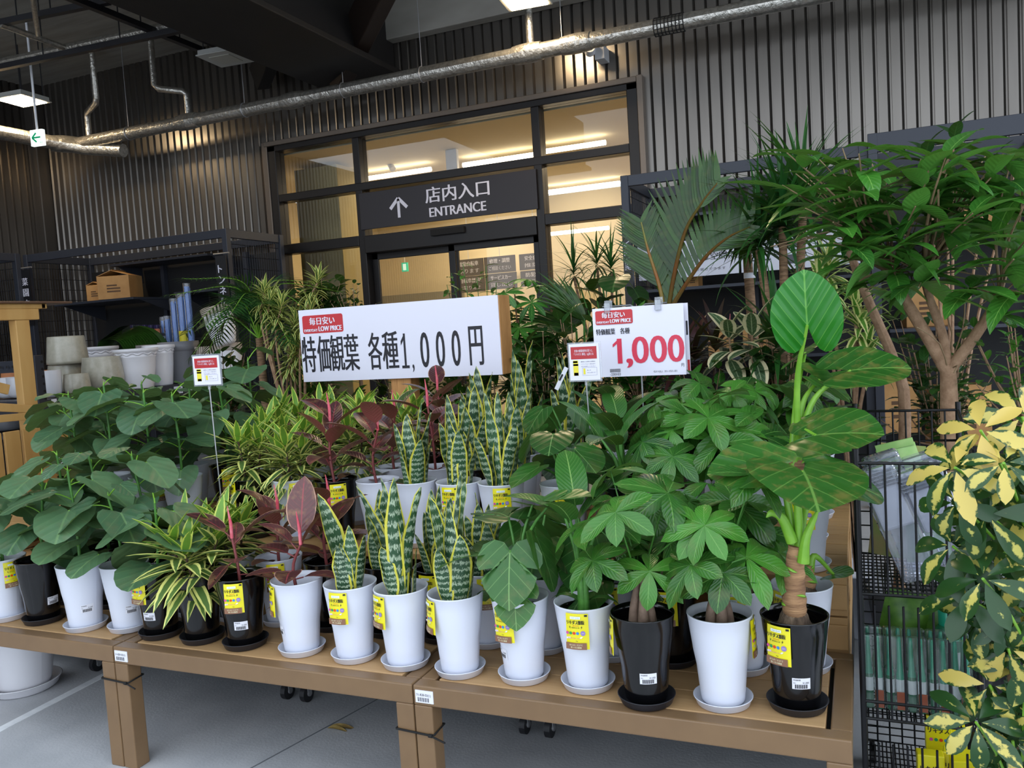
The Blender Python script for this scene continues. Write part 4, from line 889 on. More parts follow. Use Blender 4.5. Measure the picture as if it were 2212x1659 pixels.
def sp_pac(r, h=.34, trunks=4, n=13, spread=.2, zmin=.05):
    F, S, T = MB(), MB(), MB(); tops = []
    for k in range(trunks):
        az = k*6.28/trunks+r.random()*.5; q = .024; top = A(.010*math.cos(az+.6), .010*math.sin(az+.6), U(r, .12, .15))
        tube(T, spline([(q*math.cos(az), q*math.sin(az), -.02), (q*.9*math.cos(az), q*.9*math.sin(az), .05), top], 9), np.array([.017, .0175, .0165, .015, .0135, .012, .0105, .009, .008]), 10); tops.append(top)
    for i in range(n):
        az = i*2.4+U(r, -.3, .3); c = tops[i % trunks]; t = (i+.5)/n; el = 1.3-1.35*t; l = (h-.12)*(.45+.75*r.random())*(.8+.5*(1-t))
        e = c+dirv(az, el)*l*A(spread/.2, spread/.2, 1); e[2] = max(e[2], zmin); tube(S, arc(c, e, .01, 6), np.linspace(.0032, .002, 6), 6)
        ax = nrm(dirv(az, .2)*.5+A(0, -.25, .75)); u = nrm(np.cross(ax, A(.3, .8, .1))); v = np.cross(ax, u); k7 = r.choice((5, 6, 6, 7)); a0 = r.random()*6; Lb = U(r, .105, .155); rn = r.random()
        for k in range(k7):
            a = a0+k*6.283/k7; d = nrm((math.cos(a)*u+math.sin(a)*v)*1.0+ax*U(r, -.3, .2)); leaf(F, e, d, Lb*U(r, .8, 1.15), Lb*U(r, .38, .46), 'obo', bend=U(r, .3, 1.0), fold=U(r, .05, .3), nv=7, rnd=min(1, max(0, rn+U(r, -.15, .15))), up=ax)
    return {'foliage': (F, [L_pac]), 'stem': (S, [m_stem]), 'trunk': (T, [m_ptr])}
SPEC = dict(umb=sp_umb, soi=sp_soi, rub=sp_rub, san=sp_san, mon=sp_mon, str=sp_str, pac=sp_pac)
NAMES = dict(umb=('potted_fig', 'round-leaved green fig'), soi=('potted_dracaena', 'yellow-striped dracaena'), rub=('potted_rubber_plant', 'burgundy rubber plant'), san=('potted_snake_plant', 'banded snake plant'),
             mon=('potted_monstera', 'split-leaved monstera'), str=('potted_bird_of_paradise', 'thick-stalked paddle-leaved plant'), pac=('potted_money_tree', 'bundled-trunk money tree'), alo=('potted_elephant_ear', 'giant-leaved elephant ear'))
def potted(sp, x, y, z, color, seed, row, idx, pk=None, st=None, liner=False, parts=None, desc=None, **kw):
    r = random.Random(seed); nm, ds = NAMES[sp]
    t = thing(nm, f"{desc or ds} in {color} pot, {ORD[idx]} from left in the {row}", 'potted plant', (x, y, z), group=None)
    rz = math.atan2(x, y) if False else 0
    inst(POT[color], 'pot', t); inst(SAU[color], 'saucer', t); inst(SOIL, 'soil', t)
    if liner: inst(LINER, 'nursery_liner', t)
    face = -math.atan2(x, y)*-1  # turn print towards the aisle
    aim = math.atan2(-x, y)      # azimuth of the camera-facing side is -Y turned by this
    if pk is not None: inst(PACK[seed % 4 if not isinstance(pk, tuple) else pk[1]], 'fertilizer_packet', t, rotz=aim+math.radians(pk[0] if isinstance(pk, tuple) else pk))
    if st is not None: inst(STICK, 'price_sticker', t, (0, 0, 0), rotz=aim+math.radians(st))
    P = parts or SPEC[sp](r, **kw)
    for k, (b, ms) in P.items():
        if b.n: b.build(k, ms, t, (0, 0, .207))
    return t
# ---------------------------------------------------------------- front row on the benches
FR = 'front bench row'
y = 2.20
potted('umb', -3.205, 2.19, TZ, 'white', 1, FR, 0, pk=(22, 0), h=.36, n=9)
potted('umb', -3.014, 2.205, TZ, 'black', 2, FR, 1, st=35, h=.38, n=9)
potted('umb', -2.764, 2.19, TZ, 'white', 3, FR, 2, st=8, h=.40, n=10)
potted('umb', -2.576, 2.226, TZ, 'white', 4, FR, 3, st=10, h=.30, n=8)
potted('umb', -2.394, 2.203, TZ, 'black', 5, FR, 4, st=-35, pk=(-48, 0), h=.28, n=8)
potted('soi', -2.20, 2.205, TZ, 'black', 6, FR, 5, h=.15, stems=4, n=30, spread=.08, ls=1.35)
PA = math.pi
rubl = [(PA*.98, .55, .20, .075, 1), (PA*1.35, -.5, .10, .085, .6), (PA*1.72, .25, .11, .08, .62), (.5, .75, .17, .08, .95), (PA, -.2, .09, .05, .22), (.1, .1, .12, .06, .35), (2.2, .6, .12, .06, .8)]
potted('rub', -2.003, 2.201, TZ, 'black', 7, FR, 6, pk=(-18, 0), st=-10, h=.17, n=7, leaves=rubl, spikes=1)
rubl2 = [(1.9, 1.25, .20, .105, 1), (PA*.97, .3, .15, .08, .85), (.35, 1.0, .16, .08, .95), (PA*1.65, .25, .10, .09, .55), (PA*1.2, .1, .12, .07, .45), (.15, .25, .15, .07, .3), (PA*1.1, -.25, .09, .04, .12), (PA, .8, .15, .06, .9)]
potted('rub', -1.765, 2.204, TZ, 'white', 8, FR, 7, pk=(-78, 0), st=-75, h=.16, n=8, leaves=rubl2, spikes=1)
S9 = [(PA*1.02, .22, .36, .075, .3), (PA*1.5, .06, .20, .055, .4), (.4, .12, .22, .05, -.3), (PA*1.75, .14, .26, .05, .6), (PA*.8, .20, .25, .05, .5), (.1, .22, .22, .05, .2)]
potted('san', -1.553, 2.204, TZ, 'white', 9, FR, 8, pk=(-30, 0), n=8, h=.3, leaves=S9)
S10 = [(PA*.95, .30, .40, .065, -.4), (PA*1.45, .02, .42, .06, .5), (.3, .12, .38, .06, .5), (PA*1.7, .1, .42, .062, -.6), (.9, .15, .28, .05, .3), (PA*1.15, .16, .3, .05, .3)]
potted('san', -1.359, 2.198, TZ, 'white', 10, FR, 9, pk=(-58, 0), n=9, h=.36, leaves=S10)
S11 = [(PA*1.1, .10, .36, .065, .7), (.2, .05, .40, .062, -.8), (PA*1.5, .03, .35, .06, .5), (1.4, .1, .42, .055, .4), (PA*.8, .14, .3, .05, .5)]
potted('san', -1.162, 2.19, TZ, 'white', 11, FR, 10, pk=(-68, 0), n=9, h=.36, leaves=S11)
MO = [(PA*1.05, .11, .17, .19, -.15), (PA*1.5, .05, .19, .19, -.85), (PA*1.55, .06, .09, .14, -1.1), (.3, .06, .22, .20, -1.2), (PA*.9, .10, .04, .09, -.4), (PA*1.3, .02, .06, .10, -1.2), (1.2, .08, .30, .18, -.3), (PA*.75, .05, .27, .2, .1), (.0, .12, .33, .15, .2)]
potted('mon', -.954, 2.202, TZ, 'white', 12, FR, 11, pk=(-38, 1), st=-66, n=9, leaves=MO)
potted('str', -.753, 2.198, TZ, 'white', 13, FR, 12, pk=(-15, 0), liner=True, h=.30)
potted('pac', -.569, 2.147, TZ, 'black', 14, FR, 13, pk=(-85, 0), st=6, trunks=4, h=.32, n=12, zmin=.19)
potted('pac', -.369, 2.189, TZ, 'white', 15, FR, 14, pk=(82, 0), liner=True, trunks=4, h=.32, n=12, zmin=.19)
# big elephant ear, leaf by leaf
def ear(parts_only, base, leaves, trunk, seed, sheath=None):
    """base: pot centre; leaves: (junction xyz, tip direction, length, up, material)"""
    T, R = MB(), MB(); out = {}
    if trunk:
        P = spline(trunk, 22); rad = np.interp(np.linspace(0, 1, 22), [0, .15, .4, .75, 1], [.030, .027, .031, .026, .020]); rad = rad*(1+.06*np.sin(np.arange(22)*2.1)); tube(T, P, rad, 16)
        for k in range(9):
            c = P[3+2*k]; a = np.linspace(0, .7+(k%3)*.5, 12)+k*1.7-1.8; rr = np.interp((3+2*k)/21, [0, .15, .4, .75, 1], [.030, .027, .031, .026, .020])*1.0; tube(T, [c+A(rr*math.cos(q), rr*math.sin(q), .006*math.sin(q*2+k)) for q in a], .0042*np.sin(np.linspace(.1, 3.04, 12)), 6, 1)
        rg = random.Random(seed)
        lathe(R, [(.046, -.02), (.043, .01), (.036, .04), (.028, .055)], 18)
        for k in range(36): a = rg.random()*6.3; tube(R, spline([(.026*math.cos(a), .026*math.sin(a), .05), (.042*math.cos(a+.2), .042*math.sin(a+.2), .015), (.06*math.cos(a+.3), .06*math.sin(a+.3), -.004)], 5), .0028, 4)
        out['trunk'] = (T, [m_alt, m_gstem]); out['root_base'] = (R, [m_root])
    return out
def build_ear(x, y, z, color, idx, row, leaves, trunk, pk=None, st=None, seed=1, sheath=None, desc=None):
    t = potted('alo', x, y, z, color, seed, row, idx, pk=pk, st=st, parts=ear(None, None, leaves, trunk, seed), desc=desc)
    org = A(x, y, z+.207); top = A(*trunk[-1])
    for j, (J, tip, L, up, m, rn) in enumerate(leaves):
        J = A(*J)-org; tip = A(*tip); F, S = MB(), MB()
        mid = (top+J)/2+A(0, 0, .04)+A((J-top)[0]*-.15, (J-top)[1]*-.15, 0); a = j*2.3; q0 = top+A(.010*math.cos(a), .010*math.sin(a), -.03)
        tube(S, spline([q0, mid, J], 14), np.linspace(.0135, .0045, 14), 10); plate(F, J, tip, L, 'aloc', bend=.35, fold=.10, ruffle=.012, rnd=rn, up=up, rr=(.25, .5, .75, 1.))
        o = F.build('leaf', m, t, (0, 0, .207)); S.build('petiole', m_gstem, o)
    if sheath:
        for k, pts in enumerate(sheath):
            S = MB(); P = spline([A(*p)-org for p in pts], 12); tube(S, P, np.interp(np.linspace(0, 1, 12), [0, .3, .8, 1], [.016, .013, .008, .001]), 10); S.build('stalk_stub', m_gstem, t, (0, 0, .207))
    return t
X16, Y16 = -.181, 2.219
tp = aty(1720, 1178, Y16-.01)-A(X16, Y16, TZ+.207)
tr16 = [(0, 0, -.02), (.002, -.005, .06), (.004, -.008, .13), tuple(tp)]
lv16 = [(tuple(aty(1735, 1018, 2.20)), (.22, -1, -.10), .285, (.05, .2, 1), L_alo, .15), (tuple(aty(1660, 1008, 2.25)), (-.9, -.3, .02), .20, (.0, -.55, 1), L_alo, .45), (tuple(aty(1800, 1030, 2.40)), (.9, .3, -.35), .19, (.1, -.4, 1), L_alo, .1)]
build_ear(X16, Y16, TZ, 'black', 15, FR, lv16, tr16, pk=(-28, 0), st=10, seed=16,
          sheath=[[aty(1712, 1170, Y16-.02), aty(1690, 1120, Y16-.03), aty(1668, 1108, Y16-.04), aty(1655, 1118, Y16-.05)], [aty(1735, 1215, Y16-.03), aty(1742, 1160, Y16-.03), aty(1770, 1095, Y16)]])
# second row on the benches
RW = 'second bench row'; sec = [(-3.12, 'black', 'umb', {}), (-2.88, 'black', 'umb', {}), (-2.655, 'black', 'umb', {}), (-2.44, 'white', 'soi', dict(h=.15)), (-2.235, 'white', 'soi', dict(h=.17)), (-2.017, 'white', 'rub', dict(pk=(-10, 0), h=.2)), (-1.80, 'black', 'rub', dict(h=.24, n=11)),
       (-1.56, 'black', 'san', dict(h=.34)), (-1.345, 'black', 'san', dict(pk=(-28, 0), h=.34)), (-1.17, 'white', 'san', dict(pk=(2, 0), h=.32)), (-.972, 'white', 'mon', {}), (-.745, 'white', 'mon', dict(pk=(-5, 0), h=.2, out='round')), (-.555, 'black', 'pac', dict(pk=(-8, 0), h=.3)), (-.347, 'white', 'pac', dict(pk=(-12, 0), liner=True, h=.27))]
for i, (x, c, s, kw) in enumerate(sec): potted(s, x, 2.425, TZ, c, 30+i, RW, i, **kw)
build_ear(-.178, 2.475, TZ, 'white', 14, RW, [(tuple(aty(1800, 1240, 2.5)), (.5, -.3, .2), .08, (0, -.3, 1), L_alo, .4)], [(0, 0, -.02), (.01, 0, .05), (.012, 0, .1)], pk=(-40, 0), seed=47)
# rows on the pallet stands
RW = 'front pallet row'; r3 = [(-3.42, 'black', 'umb', {}), (-3.20, 'white', 'umb', dict(h=.46)), (-2.97, 'white', 'umb', dict(pk=(30, 0), h=.42)), (-2.775, 'white', 'umb', dict(h=.40)), (-2.39, 'black', 'soi', dict(h=.2, n=34, pk=(-70, 0))), (-2.18, 'white', 'soi', dict(pk=(12, 0), h=.2, n=34)), (-1.965, 'black', 'rub', dict(pk=(5, 0), h=.28, n=12)),
       (-1.765, 'white', 'rub', dict(h=.24, green=.3)), (-1.60, 'white', 'san', dict(h=.36)), (-1.41, 'white', 'san', dict(pk=(-25, 0), h=.4)), (-1.235, 'white', 'san', dict(pk=(0, 0), st=2, h=.42)), (-.99, 'white', 'mon', dict(pk=(-2, 0), out='round')), (-.77, 'black', 'str', dict(h=.22)), (-.585, 'white', 'pac', dict(h=.30, n=13, zmin=.12)), (-.385, 'white', 'pac', dict(h=.27, n=13))]
for i, (x, c, s, kw) in enumerate(r3): potted(s, x, 2.745, SZ, c, 60+i, RW, i, **kw)
x12, y12 = -.181, 2.712; t12 = aty(1716, 985, y12)-A(x12, y12, SZ+.207)
lv12 = [(tuple(aty(1744, 702, 2.62)), (-.03, -.25, 1), .205, (-.08, -1, -.15), L_alu, .5), (tuple(aty(1762, 940, 2.6)), (1, -.35, .18), .24, (-.05, -.55, 1), L_alo, .3), (tuple(aty(1838, 800, 2.75)), (1, .2, .1), .22, (0, -.6, 1), L_alo, .15), (tuple(aty(1770, 820, 2.8)), (.8, .4, -.5), .16, (0, -.5, 1), L_alo, .5), (tuple(aty(1740, 762, 2.9)), (-.7, .5, -.35), .14, (0, -.4, 1), L_alo, .1)]
build_ear(x12, y12, SZ, 'white', 15, RW, lv12, [(0, 0, -.02), (0, 0, .03), tuple(t12)], pk=(0, 0), seed=76)
RW = 'middle pallet row'; r4 = [(-3.78, 'black', 'umb', dict(h=.36)), (-3.52, 'white', 'umb', dict(h=.36)), (-3.27, 'white', 'umb', dict(h=.44)), (-3.0, 'white', 'umb', dict(h=.42)), (-2.77, 'black', 'umb', dict(pk=(0, 0), h=.44)), (-2.50, 'white', 'soi', dict(h=.22, n=34)), (-2.28, 'white', 'soi', dict(h=.22, n=34)), (-2.06, 'white', 'soi', dict(h=.24, n=34)), (-1.86, 'white', 'rub', dict(h=.26, green=.5)),
       (-1.66, 'white', 'rub', dict(h=.3)), (-1.48, 'black', 'san', dict(h=.4)), (-1.29, 'white', 'san', dict(h=.44)), (-1.07, 'white', 'mon', dict(h=.3, out='round')), (-.85, 'black', 'str', dict(h=.24)), (-.62, 'white', 'pac', dict(h=.28, n=13)), (-.42, 'white', 'pac', dict(h=.28, n=13)), (-.2, 'white', 'str', dict(h=.3))]
for i, (x, c, s, kw) in enumerate(r4): potted(s, x, 3.03, SZ, c, 90+i, RW, i, **kw)
RW = 'back pallet row'; r5 = [(-4.25, 'white', 'umb', dict(h=.36)), (-3.98, 'black', 'umb', dict(h=.34)), (-3.72, 'white', 'umb', dict(h=.36)), (-3.45, 'white', 'umb', dict(h=.38)), (-3.18, 'white', 'umb', dict(h=.46)), (-2.92, 'black', 'umb', dict(h=.52)), (-2.68, 'white', 'soi', dict(h=.26, n=36)), (-2.45, 'white', 'soi', dict(h=.28, n=36)), (-2.22, 'white', 'soi', dict(h=.26, n=36)), (-2.0, 'white', 'soi', dict(h=.24, n=36)),
       (-1.80, 'black', 'rub', dict(h=.34, n=13)), (-1.6, 'white', 'san', dict(h=.5)), (-1.4, 'white', 'san', dict(h=.55)), (-1.18, 'white', 'san', dict(h=.54, n=11)), (-.95, 'white', 'str', dict(h=.26)), (-.65, 'white', 'pac', dict(h=.27, n=13)), (-.42, 'white', 'pac', dict(h=.27, n=13)), (-.19, 'white', 'pac', dict(h=.26, n=12))]
for i, (x, c, s, kw) in enumerate(r5): potted(s, x, 3.38, SZ, c, 120+i, RW, i, **kw)
# ---------------------------------------------------------------- signs between the plants
m_sgn = mat('white_sign_sheet', '#e6e4f2', .35, spec=.5); m_red = mat('red_print_sign', '#c3282f', .4); m_rdp = mat('price_red', '#d62f4c', .4); m_blkp = mat('black_sign_print', '#1a1822', .5); m_ply = mat('plywood_edge', '#c9935a', .6, c2='#b27d48', sc=20, stretch=(8, 1, .3))
XD = A(1, 0, 0)
def badge(mb, x, z, w, h, y, mr, mw, lift=.0012):
    k = .12*h; V = []
    for cx, cz, a0 in ((x+w-k, z+k, -PI/2), (x+w-k, z+h-k, 0), (x+k, z+h-k, PI/2), (x+k, z+k, PI)):
        for a in np.linspace(a0, a0+PI/2, 5): V.append((cx+k*math.cos(a), y, cz+k*math.sin(a)))
    mb.add(V, [list(range(len(V)))], mr, smooth=False)
    y -= lift
    text(mb, '毎日安い', A(x+w*.18, y, z+h*.46), XD, Z, w*.62, h*.42, mw, bold=w*.006); text(mb, 'EVERYDAY', A(x+w*.04, y, z+h*.10), XD, Z, w*.33, h*.15, mw, bold=w*.003); text(mb, 'LOW PRICE', A(x+w*.40, y, z+h*.10), XD, Z, w*.56, h*.27, mw, bold=w*.006)
SY = 3.72
t = thing('price_board', 'long white board on a wooden post with big black price writing', 'sign', (-2.82, SY, 1.262)); w, h = 1.195, .392
b = MB(); box(b, (0, .006, 0), (w, .14, h)); b.build('plywood_box', m_ply, t, bev=.002)
b = MB(); box(b, (0, 0, 0), (w-.004, .006, h)); b.build('face_sheet', m_sgn, t)
b = MB(); badge(b, .022, .262, .262, .098, -.001, 0, 1)
y = -.0015
bx = lambda px: aty(px, 745, SY)[0]+2.82
for s, pa, pb in (('特', 652, 681), ('価', 685, 712), ('観', 713, 742), ('葉', 743, 774), ('各', 795, 824), ('種', 826, 859), ('1', 866, 882), ('0', 908, 926), ('0', 942, 960), ('0', 976, 994), ('円', 1014, 1043)):
    x0 = bx(pa); ww = bx(pb)-x0
    cjk = ord(s) > 255
    if s == '1': one(b, A(x0, y, .052), ww, .18, 2, True, .26); continue
    text(b, s, A(x0, y, .052), XD, Z, ww, .195 if cjk else .18, 2, bold=.0022 if cjk else .0016)
text(b, ',', A(bx(888), y, .03), XD, Z, .012, .04, 2)
b.build('lettering', [m_red, m_sgn, m_blkp], t)
b = MB(); box(b, (.54, .02, -1.262), (.66, .11, .02)); b.build('post', m_ply, t, bev=.004)
b = MB(); box(b, (.38, -.06, -1.262), (.82, .19, -1.23)); b.build('foot', m_ply, t, bev=.004)
# square price sheet with clips
t = thing('price_sheet', 'white sheet with large red 1,000 price held by two clear clips', 'sign', (-.977, 3.16, 1.272)); w, h = .362, .273
b = MB(); V = [(w*u, .004*math.sin(u*PI*1.4), h*v) for v in (0, 1) for u in np.linspace(0, 1, 13)]; b.add(V, gridF(2, 13)); b.build('sheet', m_sgn, t)
sf = lambda x: .004*math.sin(x/w*PI*1.4)
b = MB(); bb = MB(); badge(bb, .012, .208, .150, .055, -.0008, 0, 1, .004)
text(bb, '特価観葉　各種', A(.012, -.0008, .168), XD, Z, .135, .024, 2, bold=.0006)
for s, x0, ww, hh, zz in (('1', .076, .045, .098, .052), (',', .131, .021, .036, .034), ('0', .155, .062, .104, .050), ('0', .227, .062, .104, .050), ('0', .298, .058, .104, .050)):
    if s == '1': one(bb, A(x0, -.0008, zz), ww, hh, 3, False, .42)
    else: text(bb, s, A(x0, -.0008, zz), XD, Z, ww, hh, 3, bold=.003)
text(bb, '円', A(.345, -.0008, .03), XD, Z, .010, .014, 2); text(bb, 'G11(L)  31-151-01', A(.235, -.0008, .010), XD, Z, .092, .009, 2); text(bb, '-230103', A(.06, -.0008, .005), XD, Z, .042, .010, 2)
for i in range(16): rect(bb, A(.06+i*.0027, -.0008, .018), XD, Z, .0013, .014, 2)
for q in bb.v: q[:, 1] += .004*np.sin(np.clip(q[:, 0]/w, 0, 1)*PI*1.4)-.0012
bb.build('print', [m_red, m_sgn, m_blkp, m_rdp], t)
b = MB(); V = [(w*u, .03, h*v) for v in (0, 1) for u in (.03, 1.03)]; b.add(V, gridF(2, 2), smooth=False); b.add([(w*u+.0, .0295, h*v) for v in (.02, .2) for u in (1.0, 1.026)], gridF(2, 2), 1, smooth=False); b.add([(w*u+.0, .0295, h*v) for v in (.55, .75) for u in (1.0, 1.02)], gridF(2, 2), 2, smooth=False); b.build('rear_sheet', [m_sgn, m_red, m_blkp], t)
m_acr = glass('clear_acrylic', (.97, .98, 1), 2.2, .03, base=(.8, .84, .9, .14))
for x in (.062, .265):
    b = MB(); box(b, (x-.012, -.008+sf(x), h-.022), (x+.012, -.002+sf(x), h+.02)); box(b, (x-.016, .014+sf(x), h-.005), (x+.016, .02+sf(x), h+.03)); tube(b, [(x-.014, .01, h+.004), (x+.014, .01, h+.004)], .006, 8); o = b.build('clip', m_acr, t, bev=.002)
b = MB(); tube(b, [(.03, .045, h+.006), (.145, .045, h+.006), (.16, .045, h-.004), (.19, .045, h-.004), (.205, .045, h+.006), (.29, .045, h+.006)], .004, 6); tube(b, [(.175, .045, h-.004), (.175, .045, SZ-1.272+.01)], .0035, 6); box(b, (.1, .0, SZ-1.272), (.25, .09, SZ-1.262)); b.build('wire_stand', m_zinc, t)
def acr_card(x, y, z, w, h, label, zb):
    t = thing('card_stand', label, 'sign', (x, y, z))
    b = MB(); box(b, (-.006, -.002, -.006), (w+.006, .002, h+.006)); b.build('acrylic_sleeve', m_acr, t, bev=.001)
    b = MB(); box(b, (0, -.001, 0), (w, .001, h)); q = -.0035
    def R(x0, z0, ww, hh, m): rect(b, A(x0*w, q, z0*h), XD, Z, ww*w, hh*h, m)
    rect(b, A(0, -.0028, 0), XD, Z, w, h, 0)
    R(.06, .58, .86, .34, 1); text(b, '対象の観葉植物を買うと、', A(.18*w, q-.0004, .77*h), XD, Z, .62*w, .075*h, 0); text(b, '「リキダス 顆粒」5g貰える', A(.17*w, q-.0004, .67*h), XD, Z, .64*w, .08*h, 0)
    R(.12, .13, .17, .42, 2); R(.12, .40, .17, .05, 3); R(.12, .48, .15, .05, 3); R(.14, .13, .14, .08, 4)
    for k, s in enumerate(('植物に必要な栄養を', 'バランスよく含みます', 'ぜひお試しください')): text(b, s, A(.38*w, q, (.49-.065*k)*h), XD, Z, .48*w, .035*h, 3)
    for z0, x0, ww, hh in ((.34, .42, .48, .004), (.13, .42, .48, .004), (.13, .42, .005, .21), (.13, .895, .005, .21)): R(x0, z0, ww, hh, 3)
    R(.45, .16, .07, .16, 2); text(b, '使い方', A(.57*w, q, .255*h), XD, Z, .13*w, .03*h, 3); text(b, '土の上に置くだけ', A(.57*w, q, .19*h), XD, Z, .28*w, .03*h, 3)
    b.build('card', [m_sgn, mat('card_red', '#b3262b', .4), m_ylab, mat('grey_print', '#54545c'), mat('orange_print', '#d9792a', .4)], t)
    b = MB(); tube(b, [(w/2, .004, -.02), (w/2, .004, .0)], .006, 8); b.build('clip', m_acr, t)
    b = MB(); tube(b, [(w/2, .004, -.01), (w/2+.012, .01, zb-z)], .0028, 6); b.build('rod', m_zinc, t)
p = aty(1233, 822, 2.94); p2 = aty(1298, 822, 2.94); p3 = aty(1229, 744, 2.94); acr_card(p[0], 2.94, p[2], p2[0]-p[0], p3[2]-p[2], 'acrylic card stand with red heading overlapping the price sheet', SZ+.02)
p = aty(422, 832, 2.62); p2 = aty(479, 830, 2.62); p3 = aty(416, 770, 2.62); acr_card(p[0], 2.62, p[2], p2[0]-p[0], p3[2]-p[2], 'acrylic card stand with red heading among the round-leaved figs', TZ+.02)
p = aty(1215, 815, 3.2); t = thing('plant_tag', 'white tag stick tilted among the snake plants', 'plant tag', p); b = MB(); bar(b, (.02, 0, .04), (-.03, .0, -.05), .002, .018, up=A(.8, 0, -.5)); b.build('stick', m_tag, t); b = MB(); rect(b, A(-.01, -.003, -.015), A(.5, 0, .8), A(-.8, 0, .5), .03, .008, 0); b.build('print', m_ink, t)
# ---------------------------------------------------------------- white pot on the floor, fallen leaf
t = thing('floor_pot', 'large white pot on a saucer on the floor under the left bench', 'pot', (-3.535, 2.46, 0))
b = MB(); lathe(b, [(0, .025), (.108, .025), (.112, .04), (.135, .2), (.152, .325), (.156, .33), (.156, .338), (.148, .338), (.142, .3), (0, .29)], 44); b.build('pot', m_wp, t)
b = MB(); lathe(b, [(0, 0), (.12, 0), (.135, .01), (.15, .04), (.153, .042), (.148, .044), (.132, .014), (0, .012)], 44); b.build('saucer', m_wp, t)
rg = random.Random(4); b = MB()
for k in range(40):
    a, q = rg.random()*6.3, .13*math.sqrt(rg.random()); s = U(rg, .012, .022); c = A(q*math.cos(a), q*math.sin(a), .30+rg.random()*.012); lathe(b, [(.002, -s*.6), (s*.8, -s*.3), (s, 0), (s*.7, s*.4), (.002, s*.6)], 7, c)
tag(b.build('gravel', mat('white_pebbles', '#d8d4cc', .7), t), None, None, kind='stuff')
p = atz(745, 1573, 0); b = MB(); leaf(b, p+A(-.06, -.02, .006), A(1, .25, .12), .12, .03, 'lance', bend=.5, fold=.5, nv=8); leaf(b, p+A(-.06, -.03, .006), A(1, .1, .1), .09, .025, 'lance', bend=.4, fold=.6, nv=8)
tag(b.build('fallen_leaf', mat('dry_leaf', '#8a7040', .8, c2='#b39a5c', sc=30)), 'dry brown leaf lying on the concrete under the middle bench', 'leaf')
# ---------------------------------------------------------------- wire cart at right
m_cw = mat('black_wire', '#141418', .4, .2)
CX0, CX1, CY0, CY1 = -.022, .272, 2.45, 2.86
t = thing('wire_cart', 'black wire basket cart beside the right bench', 'cart', (CX0, CY0, 0)); cw, cd = CX1-CX0, CY1-CY0
tiers = [(.69, 1.085, 1.16), (.33, .665, .665), (.06, .30, .30)]
for x in (0, cw):
    for y in (0, cd): b = MB(); tube(b, [(x, y, .05), (x, y, 1.1 if y == 0 else 1.18)], .008, 8); b.build('post', m_cw, t)
for k, (z0, zf, zb) in enumerate(tiers):
    b = MB(); fr_ = .16 if k else .3
    zfr = z0+(.37 if k == 0 else .335 if k == 1 else .13)
    zs = zfr if k == 0 else z0+.33 if k == 1 else z0+.2
    for z in ((z0, zs) if k == 0 else (z0, z0+.05)): tube(b, [(0, 0, z), (cw, 0, z), (cw, cd, z), (0, cd, z), (0, 0, z)], .0045, 6)
    if k == 0: tube(b, [(0, cd, 1.155), (cw, cd, 1.155)], .0045, 6); tube(b, [(0, 0, zs), (0, cd, 1.155)], .0045, 6); tube(b, [(cw, 0, zs), (cw, cd, 1.155)], .0045, 6)
    nx = 8
    for i in range(nx+1):
        x = cw*i/nx; tube(b, [(x, 0, z0 if k else z0), (x, 0, zs)], .0034, 5, cap=False); tube(b, [(x, cd, z0), (x, cd, 1.155 if k == 0 else zs)], .0030, 5, cap=False)
    for i in range(25): x = cw*i/24; tube(b, [(x, 0, z0), (x, cd, z0)], .0022, 4, cap=False)
    for i in range(13): y = cd*i/12; tube(b, [(0, y, z0), (cw, y, z0)], .0022, 4, cap=False)
    for i in range(1, 10):
        y = cd*i/10
        for x in (0, cw): tube(b, [(x, y, z0), (x, y, zs)], .0026, 4, cap=False)
    for z in np.linspace(z0, zs, 9)[1:-1]:
        for x in (0, cw): tube(b, [(x, 0, z), (x, cd, z)], .0024, 4, cap=False)
        tube(b, [(0, cd, z), (cw, cd, z)], .0024, 4, cap=False)
    b.build('basket', m_cw, t)
for x in (.02, cw-.02):
    for y in (.03, cd-.03):
        b = MB(); tube(b, [(x-.01, y, .03), (x+.01, y, .03)], .03, 14); tube(b, [(x, y, .03), (x, y, .07)], .006, 6); b.build('castor', mat('black_rubber', '#1c1c20'), t)
C0 = A(CX0, CY0, 0)
m_tubef = glass('clear_plastic_tube', (.93, .95, 1.0), 2.4, .04, base=(.72, .76, .88, .16)); m_paper = mat('grey_white_paper', '#c9cbd6', .5)
for k in range(2):
    for j in range(2):
        x = .045+.092*k*1.15+.015*j; p0 = C0+A(x+.0, .09+.10*j, 1.035+.02*j); p1 = C0+A(x+.12, .10+.10*j, .715)
        t2 = thing('clear_tube', ['left', 'right'][k]+' '+['front', 'rear'][j]+' clear plastic tube bag with white paper leaning in the cart', 'bag', p0, group='clear tubes in the cart'); d = nrm(p1-p0); L = np.linalg.norm(p1-p0); s = nrm(np.cross(d, A(0, 1, 0))); y1 = A(0, 1, 0)
        b = MB(); obox(b, d*L/2, L, .105, .06, d, s, y1); b.build('film', m_tubef, t2, bev=.012)
        b = MB(); obox(b, d*(L*.36)+A(0, 0, 0), L*.36, .088, .044, d, s, y1); b.build('paper_insert', m_paper, t2, bev=.008)
        b = MB()
        for i in range(5): obox(b, d*(L*(.04+.03*i)), .004, .107, .062, d, s, y1)
        b.build('gathered_end', m_tubef, t2)
m_lgb = mat('light_green_wrapper', '#b8d98a', .35, c2='#8fc06a', sc=10, trans=0) if False else mat('light_green_wrapper', '#b8d98a', .35, c2='#8fc06a', sc=10)
